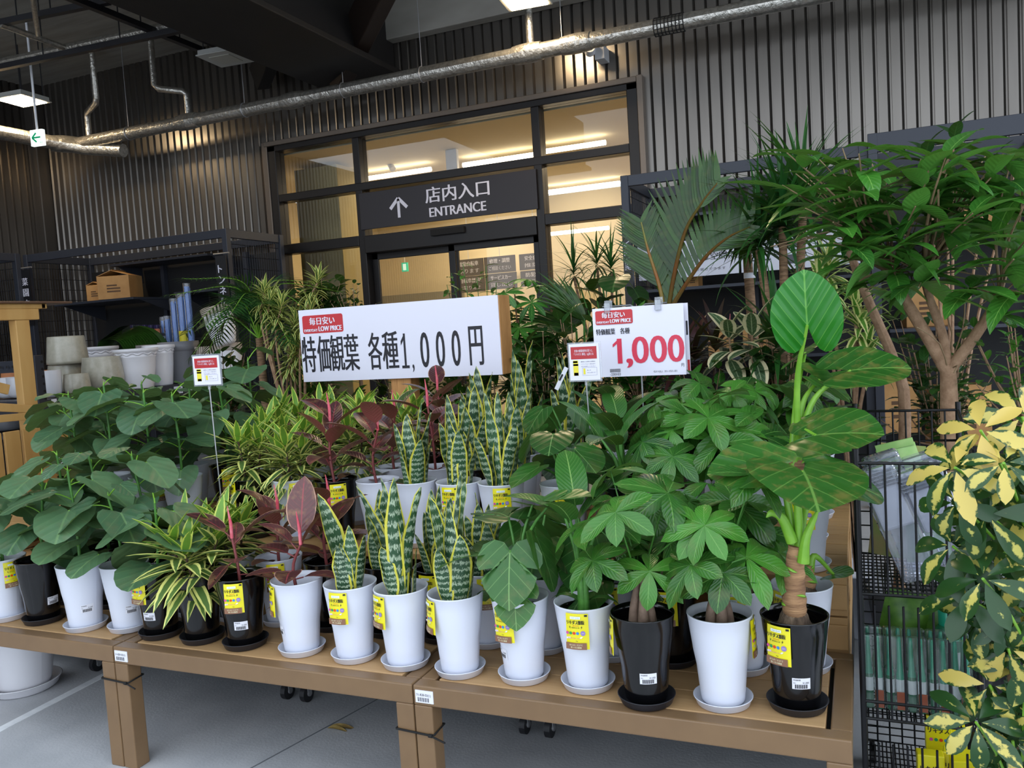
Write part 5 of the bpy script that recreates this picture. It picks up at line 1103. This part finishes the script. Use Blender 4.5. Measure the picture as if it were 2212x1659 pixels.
for k, (x, y, z, w, h, lean, m, lb) in enumerate([(.2, .33, .70, .13, .36, -.25, m_lgb, 'pale green wrapped bag standing at the right rear of the top basket'), (.10, .34, .70, .15, .34, .1, mat('kraft_wrapper', '#b9a070', .5, c2='#8fae5a', sc=8), 'kraft brown and green bag at the left rear of the top basket'), (.09, .25, .34, .15, .27, .18, mat('leaf_print_bag', '#6a9a38', .35, c2='#3f6d22', sc=16), 'green leaf-printed bag at the left of the middle basket'), (.2, .25, .34, .13, .26, .18, mat('leaf_print_bag', '#6a9a38'), 'green leaf-printed bag in the centre of the middle basket')]):
    t2 = thing('potting_bag', lb, 'bag', C0+A(x, y, z+.006)); t2.rotation_euler = (0, lean, 0)
    b = MB(); V = []; n = 9
    for j in range(8):
        v = j/7
        for i in range(n): u = i/(n-1); pf = .035*math.sin(PI*u)*math.sin(PI*min(1, v*.9+.1))**.6; V.append(((u-.5)*w*(1-.12*v), -pf, v*h))
    F = gridF(8, n); b.add(V, F); b.add([(q[0], -q[1], q[2]) for q in V], F[:, ::-1].copy()); b.build('bag_body', m, t2)
    b = MB(); box(b, (-w*.42, -.006, h*.98), (w*.42, .006, h*1.04)); b.build('top_seal', m, t2)
m_tl = mat('teal_green_plastic', '#1f9f7c', .3, coat=.2); m_lq = mat('green_liquid', '#1a6f4c', .2, coat=.3); m_lb = mat('white_label', '#dfe6ea', .4); m_br = mat('russet_label', '#8c4526', .4)
for k in range(10):
    col, rowi = k % 5, k//5; x = .03+.056*col; y = .055+.07*rowi; z = .338
    t2 = thing('ampoule_pack', f"clear pack of green plant tonic ampoules, {['first','second','third','fourth','fifth'][col]} from left in the {['front','rear'][rowi]} line", 'pack', C0+A(x, y, z), group='green ampoule packs in the cart'); t2.rotation_euler = (-.12, .0, .05)
    for i in range(2):
        b = MB(); q = -.013+.026*i; lathe(b, [(0, 0), (.010, 0), (.0115, .01), (.0115, .09), (.009, .105), (.005, .135), (.004, .185), (.0028, .2), (0, .2)], 10, (q, 0, 0)); o = b.build('ampoule', m_lq if i == 0 else m_tl, t2)
        b = MB(); lathe(b, [(.0118, .098), (.0085, .115), (.0068, .15), (.0058, .185), (.0045, .206), (0, .208)], 8, (q, 0, 0)); b.build('cap', m_tl, o)
        b = MB(); lathe(b, [(.0118, .05), (.0118, .088)], 10, (q, 0, 0)); b.build('label', m_lb, o)
    b = MB(); box(b, (-.0275, -.0145, 0), (.0275, .0145, .21)); b.build('clear_wrap', glass('thin_wrap', (.97, .99, .98), 1.6, .06, base=(.8, .95, .9, .05)), t2, bev=.006)
    b = MB(); rect(b, A(.002, -.0152, .005), XD, Z, .022, .05, 0); b.build('printed_patch', m_br, t2)
t2 = thing('tonic_bottle', 'tall green bottle with ribbed green cap in the middle basket', 'bottle', C0+A(.235, .20, .338))
b = MB(); lathe(b, [(0, 0), (.036, 0), (.04, .006), (.04, .17), (.034, .2), (.02, .215), (0, .215)], 28); b.build('body', m_lq, t2); b = MB(); lathe(b, [(.0405, .05), (.0405, .14)], 28); b.build('label', m_lb, t2)
b = MB(); lathe(b, [(.026, .21), (.027, .255), (.022, .262), (.022, .275), (.014, .29), (0, .292)], 24, wob=lambda a, i: 1+.02*np.sin(a*24)); b.build('cap', m_tl, t2)
for k, (x, y, z, rz) in enumerate([(.17, .07, .067, .06), (.24, .10, .067, -.12), (.255, .06, .067, .15), (.2, .19, .067, .0), (.24, .21, .067, .1)]):
    t2 = thing('yellow_carton', 'yellow fertiliser carton in the lowest basket, '+['front left', 'front middle', 'front right', 'rear left', 'rear right'][k], 'carton', C0+A(x, y, z), rz, group='yellow cartons in the lowest basket')
    hh = .15+.06*(k > 2); b = MB(); box(b, (-.035, -.02, 0), (.035, .02, hh)); b.build('box', PKM[0], t2, bev=.003)
    b = MB(); text(b, 'リキダス', A(-.028, -.021, hh-.05), XD, Z, .056, .02, 0, bold=.0006); [disc(b, A(-.02+.013*i, -.021, hh-.07), XD, Z, .005, 1+i) for i in range(4)]; b.build('print', [m_ink, PKM[7], PKM[8], PKM[6], PKM[9]], t2)
# ---------------------------------------------------------------- taller plants behind the stands
L_palm = leafmat('palm_leaflet', '#183c1a', '#2f5f26', veins=0, rough=.4); L_fan = leafmat('fan_palm_leaf', '#1f3d16', '#386322', veins=0, rough=.36, dust=('#8a7a40', .12))
L_drg = leafmat('dark_dracaena_leaf', '#1c4a22', '#2f6a2a', veins=0, rough=.33); L_fic = leafmat('long_ficus_leaf', '#1f5220', '#468a2c', back='#5c9a40', mid='#7cb050', mw=.06, veins=9, vs=.12, rough=.28)
L_dk = leafmat('dark_glossy_leaf', '#183a1a', '#2c5a24', mid='#4e7a3c', mw=.06, veins=6, vs=.12, rough=.3); L_sch = leafmat('variegated_schefflera_leaf', '#1f4420', '#2c5426', veins=0, rough=.26, kind='schef', trans=.1)
L_tin = leafmat('pale_variegated_leaf', '#3c5a38', '#5a7450', edge='#e8dcb0', ew=.42, mid='#b8c49a', mw=.06, veins=8, vs=.1, rough=.35); L_cor = leafmat('dark_red_cordyline_leaf', '#2c1418', '#4e2228', veins=0, rough=.4); L_yel = leafmat('pale_yellow_dracaena_leaf', '#4f8a30', '#6a9a3a', edge='#e6e39a', ew=.5, veins=0, rough=.38)
L_mid = leafmat('mid_green_leaf', '#28601f', '#4c9030', mid='#7ab050', mw=.06, veins=7, vs=.15, rough=.33)
m_bark = mat('light_bark', '#a58468', .8, c2='#8a6a50', sc=30, bmp=.5, bsc=50); m_bark2 = mat('ringed_trunk', '#9a7a5c', .85, c2='#6c523c', sc=30, stretch=(.5, .5, 4), bmp=.6, bsc=30); m_twig = mat('tan_twig', '#8f7758', .7); m_opet = mat('orange_brown_petiole', '#9a5a28', .5, c2='#7f7a34', sc=6)
def floor_pot(m, r=.15, h=.3):
    b = MB(); lathe(b, [(0, 0), (r*.72, 0), (r*.75, .01), (r*.98, h*.97), (r, h*.97), (r, h), (r*.94, h), (r*.9, h*.86), (0, h*.85)], 28); return b.build('pot', m, mesh_only=True)
FP = [floor_pot(m_pw), floor_pot(mat('grey_nursery_pot', '#84858b', .5)), floor_pot(m_pb)]
def bush(name, label, x, y, parts, pk=0, cat='potted plant', s=1.0):
    t = thing(name, label, cat, (x, y, 0)); o = inst(FP[pk], 'pot', t); o.scale = (s, s, s)
    for k, (b, ms) in parts.items():
        if b.n: b.build(k, ms, t)
    return t
def frond(F, S, pts, n, L, W, ang=.9, droop=.5, mat=0, n2=14, r0=.008, start=.2, sm=1):
    P = spline(pts, n2*2); tube(S, P, np.linspace(r0, r0*.25, len(P)), 6, sm); T = np.gradient(P, axis=0)
    for i in range(n):
        t = start+(1-start)*i/(n-1); k = min(len(P)-1, int(t*(len(P)-1))); d = nrm(T[k]); sd = np.cross(d, Z); sd = nrm(sd) if np.linalg.norm(sd) > .1 else A(1, 0, 0)
        up = np.cross(sd, d); l = L*(.55+.6*math.sin(PI*min(1, t*.85+.12)))*(1 if i < n-2 else .8)
        for s in (-1, 1): leaf(F, P[k], nrm(d*math.cos(ang)+s*sd*math.sin(ang)+up*.15), l, W, 'grass', bend=droop, fold=.12, nv=5, rnd=random.Random(i*7+s).random(), up=up, mat=mat)
def fan(F, hub, d, n, L, W, spread, droop=.25, up=Z, mat=0):
    d = nrm(d); up = nrm(up-d*(np.asarray(up)@d)); s = np.cross(d, up)
    for i in range(n):
        a = (i/(n-1)-.5)*2*spread; leaf(F, hub, d*math.cos(a)+s*math.sin(a)+up*.06*((i % 2)*2-1), L*(1-.25*abs(a)/spread)*(.94+.06*((i*7) % 3)), W, 'grass', bend=droop, fold=.35, nv=7, rnd=((i*37) % 10)/10, up=up, mat=mat)
def rosette(F, c, n, L, W, e0, e1, r, prof='grass', bend=.5, mat=0, fold=.2):
    for i in range(n): t = i/(n-1); leaf(F, c+A(0, 0, .06*t), dirv(i*2.4+U(r, -.3, .3), e0+(e1-e0)*t+U(r, -.15, .15)), L*U(r, .75, 1.1), W, prof, bend=bend*U(r, .3, 1.6), fold=fold, nv=7, rnd=r.random(), mat=mat)
def shrub(F, S, base, ctr, rad, nb, nl, L, W, r, prof='ell', bend=.5, tr=.012, up=.3):
    base = A(*base); ctr = A(*ctr); rad = A(*rad); P = spline([base, (base+ctr)/2+A(.02, 0, 0), ctr-A(0, 0, rad[2]*.6)], 8); tube(S, P, np.linspace(tr*1.3, tr, 8), 8)
    for k in range(nb):
        v = nrm(A(r.gauss(0, 1), r.gauss(0, 1), r.gauss(.3, .9))); e = ctr+v*rad*U(r, .6, 1.0); B = spline([P[-1], (P[-1]+e)/2+A(0, 0, -.03), e], 7); tube(S, B, np.linspace(tr*.45, .0018, 7), 5, 1)
        for i in range(nl):
            c = B[min(6, 2+int(5*i/nl))]+A(U(r, -.01, .01), U(r, -.01, .01), 0); az = i*2.4+k
            leaf(F, c, nrm(v*.6+dirv(az, up)*.8), L*U(r, .65, 1.15), W*U(r, .85, 1.1), prof, bend=bend*U(r, .4, 1.6), fold=.18, nv=6, rnd=r.random())
r = random.Random(77)
# feathery palm left
F, S = MB(), MB(); x, y = -3.46, 4.15; c = A(0, 0, 1.52); tube(S, [(0, 0, .25), (.01, 0, .9), c], [.03, .028, .022], 10)
for k in range(19):
    a = k*2.4; e = .25+1.1*((k*5) % 19)/19; l = U(r, .38, .56); p1 = c+dirv(a, e)*l*.55+Z*.06; p2 = c+dirv(a, e-.75)*l*1.15+Z*.05; frond(F, S, [c, p1, p2], 32, .17, .011, .75, .6, r0=.005, start=.15)
bush('potted_palm', 'feathery green palm leaning over the tilted fluted pot', x, y, {'foliage': (F, [L_palm]), 'trunk': (S, [m_bark2, m_gstem])}, 1)
# tall striped dracaena beside the price board
F, S = MB(), MB(); x, y = -3.02, 3.95
for (px, py, n) in ((572, 625, 40), (640, 690, 60), (690, 600, 40), (655, 735, 56), (610, 655, 46), (600, 700, 50), (675, 665, 50), (635, 760, 50), (585, 645, 36)):
    e = aty(px, py, y+U(r, -.05, .05))-A(x, y, 0); b0 = A(U(r, -.03, .03), U(r, -.03, .03), .25); P = spline([b0, A(e[0]*.3-.05, e[1], e[2]*.55), A(e[0]*.8-.08, e[1], e[2]-.22), e], 16); tube(S, P, np.linspace(.012, .004, 16), 6)
    for i in range(n): t = i/(n-1); q = P[min(15, int(10+6*t))]*(1)+A(0, 0, .0); q = P[-1]+(P[-4]-P[-1])*(1-t); leaf(F, q, dirv(i*2.4, -.5+1.7*t), U(r, .10, .14), .019, 'lance', bend=.9*(1-.5*t), nv=5, rnd=r.random())
bush('potted_dracaena', 'tall yellow-striped dracaena with bare bent stems left of the price board', x, y, {'foliage': (F, [L_soi]), 'stem': (S, [m_bark])}, 0)
F, S = MB(), MB(); shrub(F, S, (0, 0, .25), (0, 0, 1.72), (.3, .2, .22), 26, 9, .10, .075, r, tr=.014); bush('potted_ficus', 'dark round-leaved ficus behind the left end of the price board', -3.33, 4.65, {'foliage': (F, [L_dk]), 'stem': (S, [m_bark])}, 2)
F, S = MB(), MB(); shrub(F, S, (0, 0, .25), (0, 0, 1.66), (.2, .16, .2), 24, 9, .05, .026, r); bush('potted_ficus', 'small-leaved dark ficus against the shop window', -2.98, 4.5, {'foliage': (F, [L_dk]), 'stem': (S, [m_bark])}, 0)
F, S = MB(), MB(); shrub(F, S, (0, 0, .25), (0, 0, 1.25), (.28, .2, .35), 26, 9, .13, .05, r, 'lance'); bush('potted_shrub', 'bushy dark green plant between the palm and the price board', -3.2, 4.25, {'foliage': (F, [L_mid]), 'stem': (S, [m_bark])}, 0)
F, S = MB(), MB(); shrub(F, S, (0, 0, .25), (0, 0, 1.2), (.3, .2, .3), 22, 9, .12, .06, r); bush('potted_shrub', 'dark green shrub in the shade left of the feathery palm', -3.9, 4.3, {'foliage': (F, [L_dk]), 'stem': (S, [m_bark])}, 2)
# thin leafy stems over the board
F, S = MB(), MB(); x, y = -2.0, 4.35
for px, py in ((975, 590), (1000, 570), (1030, 600), (965, 615), (1050, 575), (1072, 610)):
    e = aty(px, py, y)-A(x, y, 0); P = spline([(0, 0, .25), (e[0]*.4, 0, 1.1), e], 12); tube(S, P, np.linspace(.006, .002, 12), 5)
    for i in range(8): leaf(F, P[-1]+(P[-3]-P[-1])*(i/8), dirv(i*2.4, U(r, -.3, .5)), U(r, .07, .12), .032, 'lance', bend=.6, nv=6, rnd=.6+.4*r.random())
bush('potted_bamboo_plant', 'loose leafy stems rising above the top of the price board', x, y, {'foliage': (F, [L_mid]), 'stem': (S, [m_stem])}, 1)
def palmate_tree(name, label, x, y, pts, n, L, W, m, pk=0, stems=None, kk=8, seed=3):
    F, S = MB(), MB(); r = random.Random(seed)
    for q in pts:
        e = A(*q)-A(x, y, 0); P = spline([(U(r, -.03, .03), U(r, -.03, .03), .25), (e[0]*.35, e[1]*.35, e[2]*.6), e], 12); tube(S, P, np.linspace(.009, .004, 12), 6)
        for i in range(n):
            t = i/n; c = P[-1]+(P[-6]-P[-1])*(1-t)**1.0; az = i*2.4+r.random(); el = -.2+1.1*t; h = c+dirv(az, el)*U(r, .08, .16); tube(S, arc(c, h, .01, 5), .0022, 5, 1)
            ax = nrm(dirv(az, .3)*.5+A(0, -.3, .8)); u = nrm(np.cross(ax, A(.3, .8, .1))); v = np.cross(ax, u); a0 = r.random()*6; rn = r.random()
            for k in range(kk): a = a0+k*6.283/kk; leaf(F, h, nrm(math.cos(a)*u+math.sin(a)*v-ax*U(r, -.05, .3)), L*U(r, .75, 1.1), W, 'obo', bend=U(r, .2, .9), fold=.2, nv=6, rnd=min(1, max(0, rn+U(r, -.35, .35))), up=ax)
    return bush(name, label, x, y, {'foliage': (F, [m]), 'stem': (S, [m_bark, m_gstem])}, pk)
palmate_tree('potted_schefflera', 'green schefflera with finger-like leaves right of the price board', -1.72, 4.2, [aty(px, py, 4.2) for px, py in ((1110, 610), (1075, 640), (1150, 640), (1120, 690))], 9, .13, .035, L_mid, 0)
# fan palm
F, S = MB(), MB(); x, y = -1.42, 4.3
for (px, py, d, L, sp) in ((1245, 715, (-1, -.2, .28), .46, .55), (1235, 740, (-.9, -.3, -.15), .42, .5), (1262, 690, (-.55, -.35, .8), .34, .5), (1270, 740, (.5, -.5, .5), .34, .7)):
    e = aty(px, py, y-.05)-A(x, y, 0); tube(S, spline([(0, 0, .3), (e[0]*.2, 0, .8), e], 10), np.linspace(.012, .006, 10), 6); fan(F, e, A(*d), 22, L, .035, sp, .3, up=A(.1, -.6, .8))
bush('potted_fan_palm', 'fan palm with pleated leaf pointing left beside the price sheet', x, y, {'foliage': (F, [L_fan]), 'stem': (S, [m_stem])}, 2)
F, S = MB(), MB()
for k, (px, py) in enumerate(((1255, 625), (1300, 605), (1330, 600), (1290, 650), (1340, 640), (1370, 625), (1240, 655), (1325, 665), (1385, 650), (1270, 670))):
    e = aty(px, py, 4.6)-A(-1.3, 4.65, 0); tube(S, spline([(0, 0, .3), (e[0]*.3, 0, 1.1), e], 8), .005, 6); plate(F, e, dirv(k*2.4, U(r, -.9, -.1)), U(r, .15, .2), 'round', bend=.5, fold=.15, rnd=r.random())
bush('potted_philodendron', 'broad dark heart-leaved plant behind the price sheet', -1.3, 4.65, {'foliage': (F, [L_dk]), 'stem': (S, [m_stem])}, 1)
F, S = MB(), MB(); x, y = -1.45, 5.1
for (px, py) in ((1240, 600), (1290, 580), (1320, 590)): e = aty(px, py, y)-A(x, y, 0); tube(S, spline([(0, 0, .25), (e[0]*.4, 0, 1.), e], 8), .009, 6); rosette(F, e, 34, .33, .014, -.4, 1.4, r, bend=1.0)
bush('potted_dragon_tree', 'thin-leaved dragon tree in front of the right window pane', x, y, {'foliage': (F, [L_drg]), 'stem': (S, [m_bark2])}, 2)
# big palm with orange petiole
F, S = MB(), MB(); x, y = -.80, 4.45; o = A(x, y, 0); Q = lambda px, py, yy=4.35: aty(px, py, yy)-o
def frondp(pts, n, L, W, ang, sides, droop=.35, start=.25):
    P = spline([Q(*p) for p in pts], 30); tube(S, P, np.linspace(.014, .004, 30), 8); T = np.gradient(P, axis=0)
    for i in range(n):
        t = start+(1-start)*i/(n-1); k = min(29, int(t*29)); d = nrm(T[k]); vw = nrm(A(.2, -1, .15)); sd = nrm(np.cross(d, vw)); l = L*(.6+.5*math.sin(PI*min(1, t*.8+.2)))
        for s in sides: leaf(F, P[k], nrm(d*math.cos(ang)+s*sd*math.sin(ang)+vw*.1*s), l*U(r, .9, 1.08), W, 'grass', bend=droop*U(r, .5, 1.4), fold=.22, nv=7, rnd=r.random(), up=vw)
frondp([(1440, 690), (1465, 640), (1520, 560), (1570, 515), (1620, 490)], 30, .31, .027, 1.0, (-1,), .5, .15); frondp([(1440, 690), (1465, 640), (1520, 560), (1570, 515), (1620, 490)], 12, .18, .022, .6, (1,), .6, .6)
frondp([(1440, 700), (1455, 600), (1480, 500), (1515, 440), (1550, 395)], 30, .31, .034, .75, (-1,), .25, .3); frondp([(1440, 700), (1455, 600), (1480, 500), (1515, 440), (1550, 395)], 8, .14, .03, .45, (1,), .2, .75)
frondp([(1440, 700), (1425, 620), (1400, 540), (1385, 480)], 18, .24, .024, .7, (-1, 1), .3, .35)
bush('potted_coconut_palm', 'large palm with broad pleated fronds and orange-brown petiole right of the entrance', x, y, {'foliage': (F, [L_fan]), 'petiole': (S, [m_opet])}, 0)
# slim trunk with fan crown
F, S = MB(), MB(); x, y = -.57, 4.8; tube(S, spline([(.03, 0, .28), (.02, 0, 1.2), (0, 0, 1.97)], 14), np.linspace(.034, .024, 14), 12); c = A(0, 0, 1.97)
for (d, L) in (((1, -.3, .1), .33), ((.5, -.6, .5), .3), ((-.2, -.9, .2), .28), ((.8, -.2, -.3), .32), ((-.7, -.4, .1), .26), ((.1, -.8, -.5), .3)): h = c+nrm(A(*d))*.08; tube(S, [c, h], .007, 6); fan(F, h, A(*d), 14, L, .03, .75, .6, up=A(0, -.3, 1))
b = MB(); tube(b, [(.012, 0, 1.68), (.012, 0, 1.71)], .032, 12)
t = bush('potted_fan_palm', 'slim ringed trunk with small fan crown in front of the white banner', x, y, {'foliage': (F, [L_fan]), 'trunk': (S, [m_bark2])}, 1); b.build('tie_band', m_tag, t)
# grassy dracaena
F, S = MB(), MB(); x, y = -.36, 4.5
for (px, py, n) in ((1690, 490, 100), (1735, 440, 70), (1640, 540, 50)): e = aty(px, py, y)-A(x, y, 0); tube(S, spline([(0, 0, .28), (e[0]*.3, 0, 1.), e], 10), np.linspace(.034, .02, 10), 10); rosette(F, e, n, .47, .026, -.35, 1.5, r, bend=.7)
bush('potted_dragon_tree', 'tall dracaena with dense grassy dark crown left of the big ficus', x, y, {'foliage': (F, [L_drg]), 'trunk': (S, [m_bark2])}, 0)
F, S = MB(), MB(); tube(S, [(0, 0, .28), (.0, 0, 1.3)], [.05, .045], 14); rosette(F, A(0, 0, 1.3), 30, .4, .03, -.2, 1.4, r, bend=.7); bush('potted_yucca', 'stout ringed trunk behind the upright elephant ear leaf', -.36, 4.05, {'foliage': (F, [L_drg]), 'trunk': (S, [m_bark2])}, 2)
# pale variegated rubber plant
F, S = MB(), MB(); x, y = -.52, 3.92
for (px, py) in ((1575, 720), (1625, 715)):
    e = aty(px, py, y)-A(x, y, 0); P = spline([(0, 0, .28), (e[0]*.5, 0, .9), e], 10); tube(S, P, np.linspace(.009, .005, 10), 6)
    for i in range(11): leaf(F, P[-1]-Z*.012*i, dirv(i*2.4, 1.2-.17*i), U(r, .15, .2), U(r, .075, .09), 'ell', bend=U(r, .3, .9), fold=.15, nv=7, nu=2, rnd=r.random())
    tube(S, [P[-1], P[-1]+A(.01, -.01, .09)], [.006, .001], 6, 1)
bush('potted_rubber_plant', 'cream-variegated rubber plant right of the price sheet', x, y, {'foliage': (F, [L_tin]), 'stem': (S, [m_bark, m_pink])}, 1)
F, S = MB(), MB(); x, y = -.74, 4.1
for (px, py) in ((1500, 790), (1545, 770), (1470, 800)): e = aty(px, py, y)-A(x, y, 0); tube(S, [(0, 0, .28), e], .008, 6); rosette(F, e, 28, .26, .03, -.3, 1.4, r, 'lance', bend=.7)
bush('potted_cordyline', 'dark red spiky cordyline behind the price sheet', x, y, {'foliage': (F, [L_cor]), 'stem': (S, [m_bstem])}, 2)
F, S = MB(), MB(); x, y = -.05, 4.0
for (px, py, n) in ((1790, 600, 26), (1775, 640, 20), (1858, 730, 30), (1875, 790, 24), (1850, 680, 18)): e = aty(px, py, y)-A(x, y, 0); tube(S, spline([(0, 0, .28), (e[0]*.3, 0, .9), e], 8), .008, 6); rosette(F, e, n, .19, .034, -.5, 1.4, r, 'lance', bend=.8)
bush('potted_dracaena', 'pale yellow-green dracaena behind the elephant ears', x, y, {'foliage': (F, [L_yel]), 'stem': (S, [m_bark])}, 0)
# big ficus tree with forked trunk
def ficus(x, y, paths, tips, nl, L, W, m, name, label, seed, pk=0, twigs=True, bend=.7):
    F, S, T = MB(), MB(), MB(); r = random.Random(seed); o = A(x, y, 0)
    for pts, r0, r1 in paths: P = spline([A(*p)-o for p in pts], 16); tube(T, P, np.linspace(r0, r1, 16), 12)
    ends = [A(*p[-1])-o for p, _, _ in paths]
    for q in tips:
        e = A(*q)-o; c = min(ends, key=lambda k: np.linalg.norm(k-e)); P = spline([c, (c+e)/2+A(U(r, -.03, .03), U(r, -.03, .03), .02), e], 8); tube(S, P, np.linspace(.006, .0025, 8), 5)
        for i in range(nl): b0 = P[-1]+(P[4]-P[-1])*(i/nl); az = i*2.4+r.random(); leaf(F, b0, dirv(az, U(r, -.35, .75)), L*U(r, .65, 1.15), W*U(r, .85, 1.1), 'lance', bend=bend*U(r, .4, 1.6), fold=.2, nv=8, nu=1, rnd=r.random())
    if twigs:
        for k in range(40): c = r.choice(ends); e = c+A(r.gauss(0, .12), r.gauss(0, .1), U(r, -.05, .3)); tube(S, spline([c, (c+e)/2+A(.02, 0, .02), e], 5), .0025, 4)
    t = bush(name, label, x, y, {'foliage': (F, [m]), 'twigs': (S, [m_twig]), 'trunk': (T, [m_bark])}, pk); return t
q = lambda px, py, yy=3.3: tuple(aty(px, py, yy))
r = random.Random(9); tips = [q(U(r, 1760, 2230), U(r, 330, 640), 3.3+U(r, -.35, .3)) for _ in range(44)]
tips = [t for t in tips]+[q(1700, 330, 3.1), q(1770, 345, 3.2), q(1690, 400, 3.1), q(1820, 320, 3.3), q(1740, 450, 3.0), q(1830, 560, 3.1), q(1800, 480, 3.0), q(2190, 560, 3.0), q(2150, 690, 3.0), q(1985, 620, 3.1)]
ficus(.285, 3.35, [([(.285, 3.35, .22), q(2052, 950), q(2050, 850), q(2048, 800)], .034, .026), ([q(2048, 805), q(2005, 730), q(1950, 640), q(1925, 590)], .024, .017), ([q(2050, 800), q(2085, 755), q(2130, 690), q(2160, 640)], .022, .015), ([q(2046, 790), q(2035, 720), q(2010, 650), q(1995, 600)], .018, .012)], tips, 6, .23, .078, L_fic, 'potted_ficus_tree', 'large ficus tree with forked trunk and long drooping leaves at right', 12)
ficus(.14, 3.75, [([(.12, 3.75, .25), q(1955, 900, 3.75), q(1935, 790, 3.75), q(1880, 660, 3.75), q(1845, 570, 3.75), q(1825, 510, 3.75)], .026, .014)], [q(U(r, 1760, 1900), U(r, 380, 520), 3.8) for _ in range(14)], 6, .2, .066, L_fic, 'potted_ficus_tree', 'slimmer ficus tree with one leaning trunk left of the forked one', 13, 1)
F, S = MB(), MB(); x, y = .46, 5.2
for (px, py, n) in ((2060, 285, 12), (2000, 320, 12), (2045, 380, 10), (2140, 350, 9), (2200, 340, 10)):
    e = aty(px, py, y)-A(x, y, 0); P = spline([(0, 0, .28), (e[0]*.3, 0, 1.2), e], 12); tube(S, P, np.linspace(.014, .005, 12), 6)
    for i in range(n): leaf(F, P[-1]-Z*.02*i, dirv(i*2.4, 1.0-.14*i), U(r, .13, .18), .07, 'ell', bend=.5, fold=.15, nv=7, rnd=r.random())
bush('potted_rubber_plant', 'tall dark rubber plant reaching above the far right rack rail', x, y, {'foliage': (F, [L_dk]), 'stem': (S, [m_bark])}, 2)
F, S = MB(), MB(); shrub(F, S, (0, 0, .25), (.05, 0, 1.22), (.22, .2, .28), 30, 10, .06, .026, r); bush('potted_shrub', 'small-leaved glossy shrub right of the forked trunk', .47, 3.3, {'foliage': (F, [L_mid]), 'stem': (S, [m_bark])}, 2)
F, S = MB(), MB(); shrub(F, S, (0, 0, .25), (.0, 0, 1.1), (.3, .2, .4), 30, 10, .09, .045, r); bush('potted_shrub', 'dark leafy shrub low behind the wire cart', .3, 4.0, {'foliage': (F, [L_dk]), 'stem': (S, [m_bark])}, 0)
for k, (x, y, h, m, lb) in enumerate([(-2.55, 4.3, 1.1, L_dk, 'dark shrub behind the left half of the price board'), (-1.95, 4.0, 1.15, L_mid, 'green shrub behind the right half of the price board'), (-1.5, 3.95, 1.2, L_dk, 'dark green shrub below the fan palm'), (-1.05, 4.1, 1.25, L_mid, 'green shrub directly behind the price sheet'), (-.35, 3.95, 1.1, L_dk, 'dark shrub behind the money trees'), (-3.6, 3.95, 1.0, L_dk, 'dark shrub behind the round-leaved figs'), (-2.25, 4.1, 1.05, L_mid, 'green shrub behind the middle of the price board'), (-1.35, 4.0, 1.3, L_dk, 'tall dark shrub between the price board and the price sheet'), (-1.7, 3.9, .95, L_dk, 'low dark shrub right of the board post'), (-1.15, 4.3, 1.05, L_dk, 'dark shrub under the palm with the orange petiole'), (-2.7, 3.95, .9, L_mid, 'low green shrub left of the board post'), (-.7, 3.9, 1.0, L_mid, 'green shrub below the cream-variegated rubber plant')]):
    F, S = MB(), MB(); shrub(F, S, (0, 0, .25), (0, 0, h), (.26, .16, .32), 26, 9, .12, .05, r, 'lance' if k % 2 else 'ell'); bush('potted_shrub', lb, x, y, {'foliage': (F, [m]), 'stem': (S, [m_bark])}, k % 3)
# variegated schefflera in front of the cart
r2 = random.Random(21); pts = [(2035, 1010), (2090, 930), (2180, 900), (2060, 1010), (2140, 1000), (2205, 1010), (2040, 1085), (2105, 1110), (2190, 1140), (2030, 1180), (2095, 1250), (2160, 1240), (2215, 1230), (2090, 1330), (2150, 1400), (2110, 1480), (2190, 1420), (2080, 1560), (2160, 1600), (2210, 1550), (2060, 1290), (2200, 1330)]
F, S = MB(), MB(); x, y = .335, 2.12; o = A(x, y, 0)
for j, (px, py) in enumerate(pts):
    yy = 2.05+U(r2, -.1, .12); e = aty(px+28, py, yy)-o; b0 = A(U(r2, -.03, .06), .06+U(r2, -.03, .03), max(.3, e[2]-U(r2, .12, .3))); tube(S, spline([b0, (b0+e)/2+A(0, 0, .02), e], 7), .0035, 5, 1)
    ax = nrm(A(U(r2, -.5, .1), -.75, U(r2, .2, .8))); u = nrm(np.cross(ax, A(.3, .2, 1))); v = np.cross(ax, u); rn = r2.random(); a0 = r2.random()*6; kk = r2.choice((6, 7, 7, 8)); L = U(r2, .085, .125)
    for k in range(kk): a = a0+k*6.283/kk; h = e+nrm(math.cos(a)*u+math.sin(a)*v)*.012; leaf(F, h, nrm(math.cos(a)*u+math.sin(a)*v-ax*.15), L*U(r2, .8, 1.1), L*.36, 'obo', bend=U(r2, .3, 1.0), fold=.22, nv=6, nu=1, rnd=min(1, max(0, .12+rn*.72+U(r2, -.2, .2))), up=ax)
    for q2 in range(2):
        c = (b0+e)/2+A(U(r2, -.05, .05), U(r2, 0, .08), U(r2, -.05, .05)); ax = nrm(A(U(r2, -.6, .6), -.5, U(r2, -.2, .9))); u = nrm(np.cross(ax, A(.3, .2, 1))); v = np.cross(ax, u); rn = r2.random()*.3
        for k in range(7): a = k*.9; leaf(F, c, nrm(math.cos(a)*u+math.sin(a)*v-ax*.15), .07, .027, 'obo', bend=.6, fold=.2, nv=5, rnd=min(1, max(0, rn+U(r2, -.1, .1))), up=ax)
for dx in (-.02, .03, .07): tube(S, spline([(dx, .06, .28), (dx-.01, .08, .7), (dx*1.2, .07, 1.15)], 10), np.linspace(.010, .006, 10), 8)
bush('potted_schefflera', 'variegated schefflera with cream-yellow leaves in front of the wire cart', x, y, {'foliage': (F, [L_sch]), 'stem': (S, [m_bark, m_gstem])}, 0)
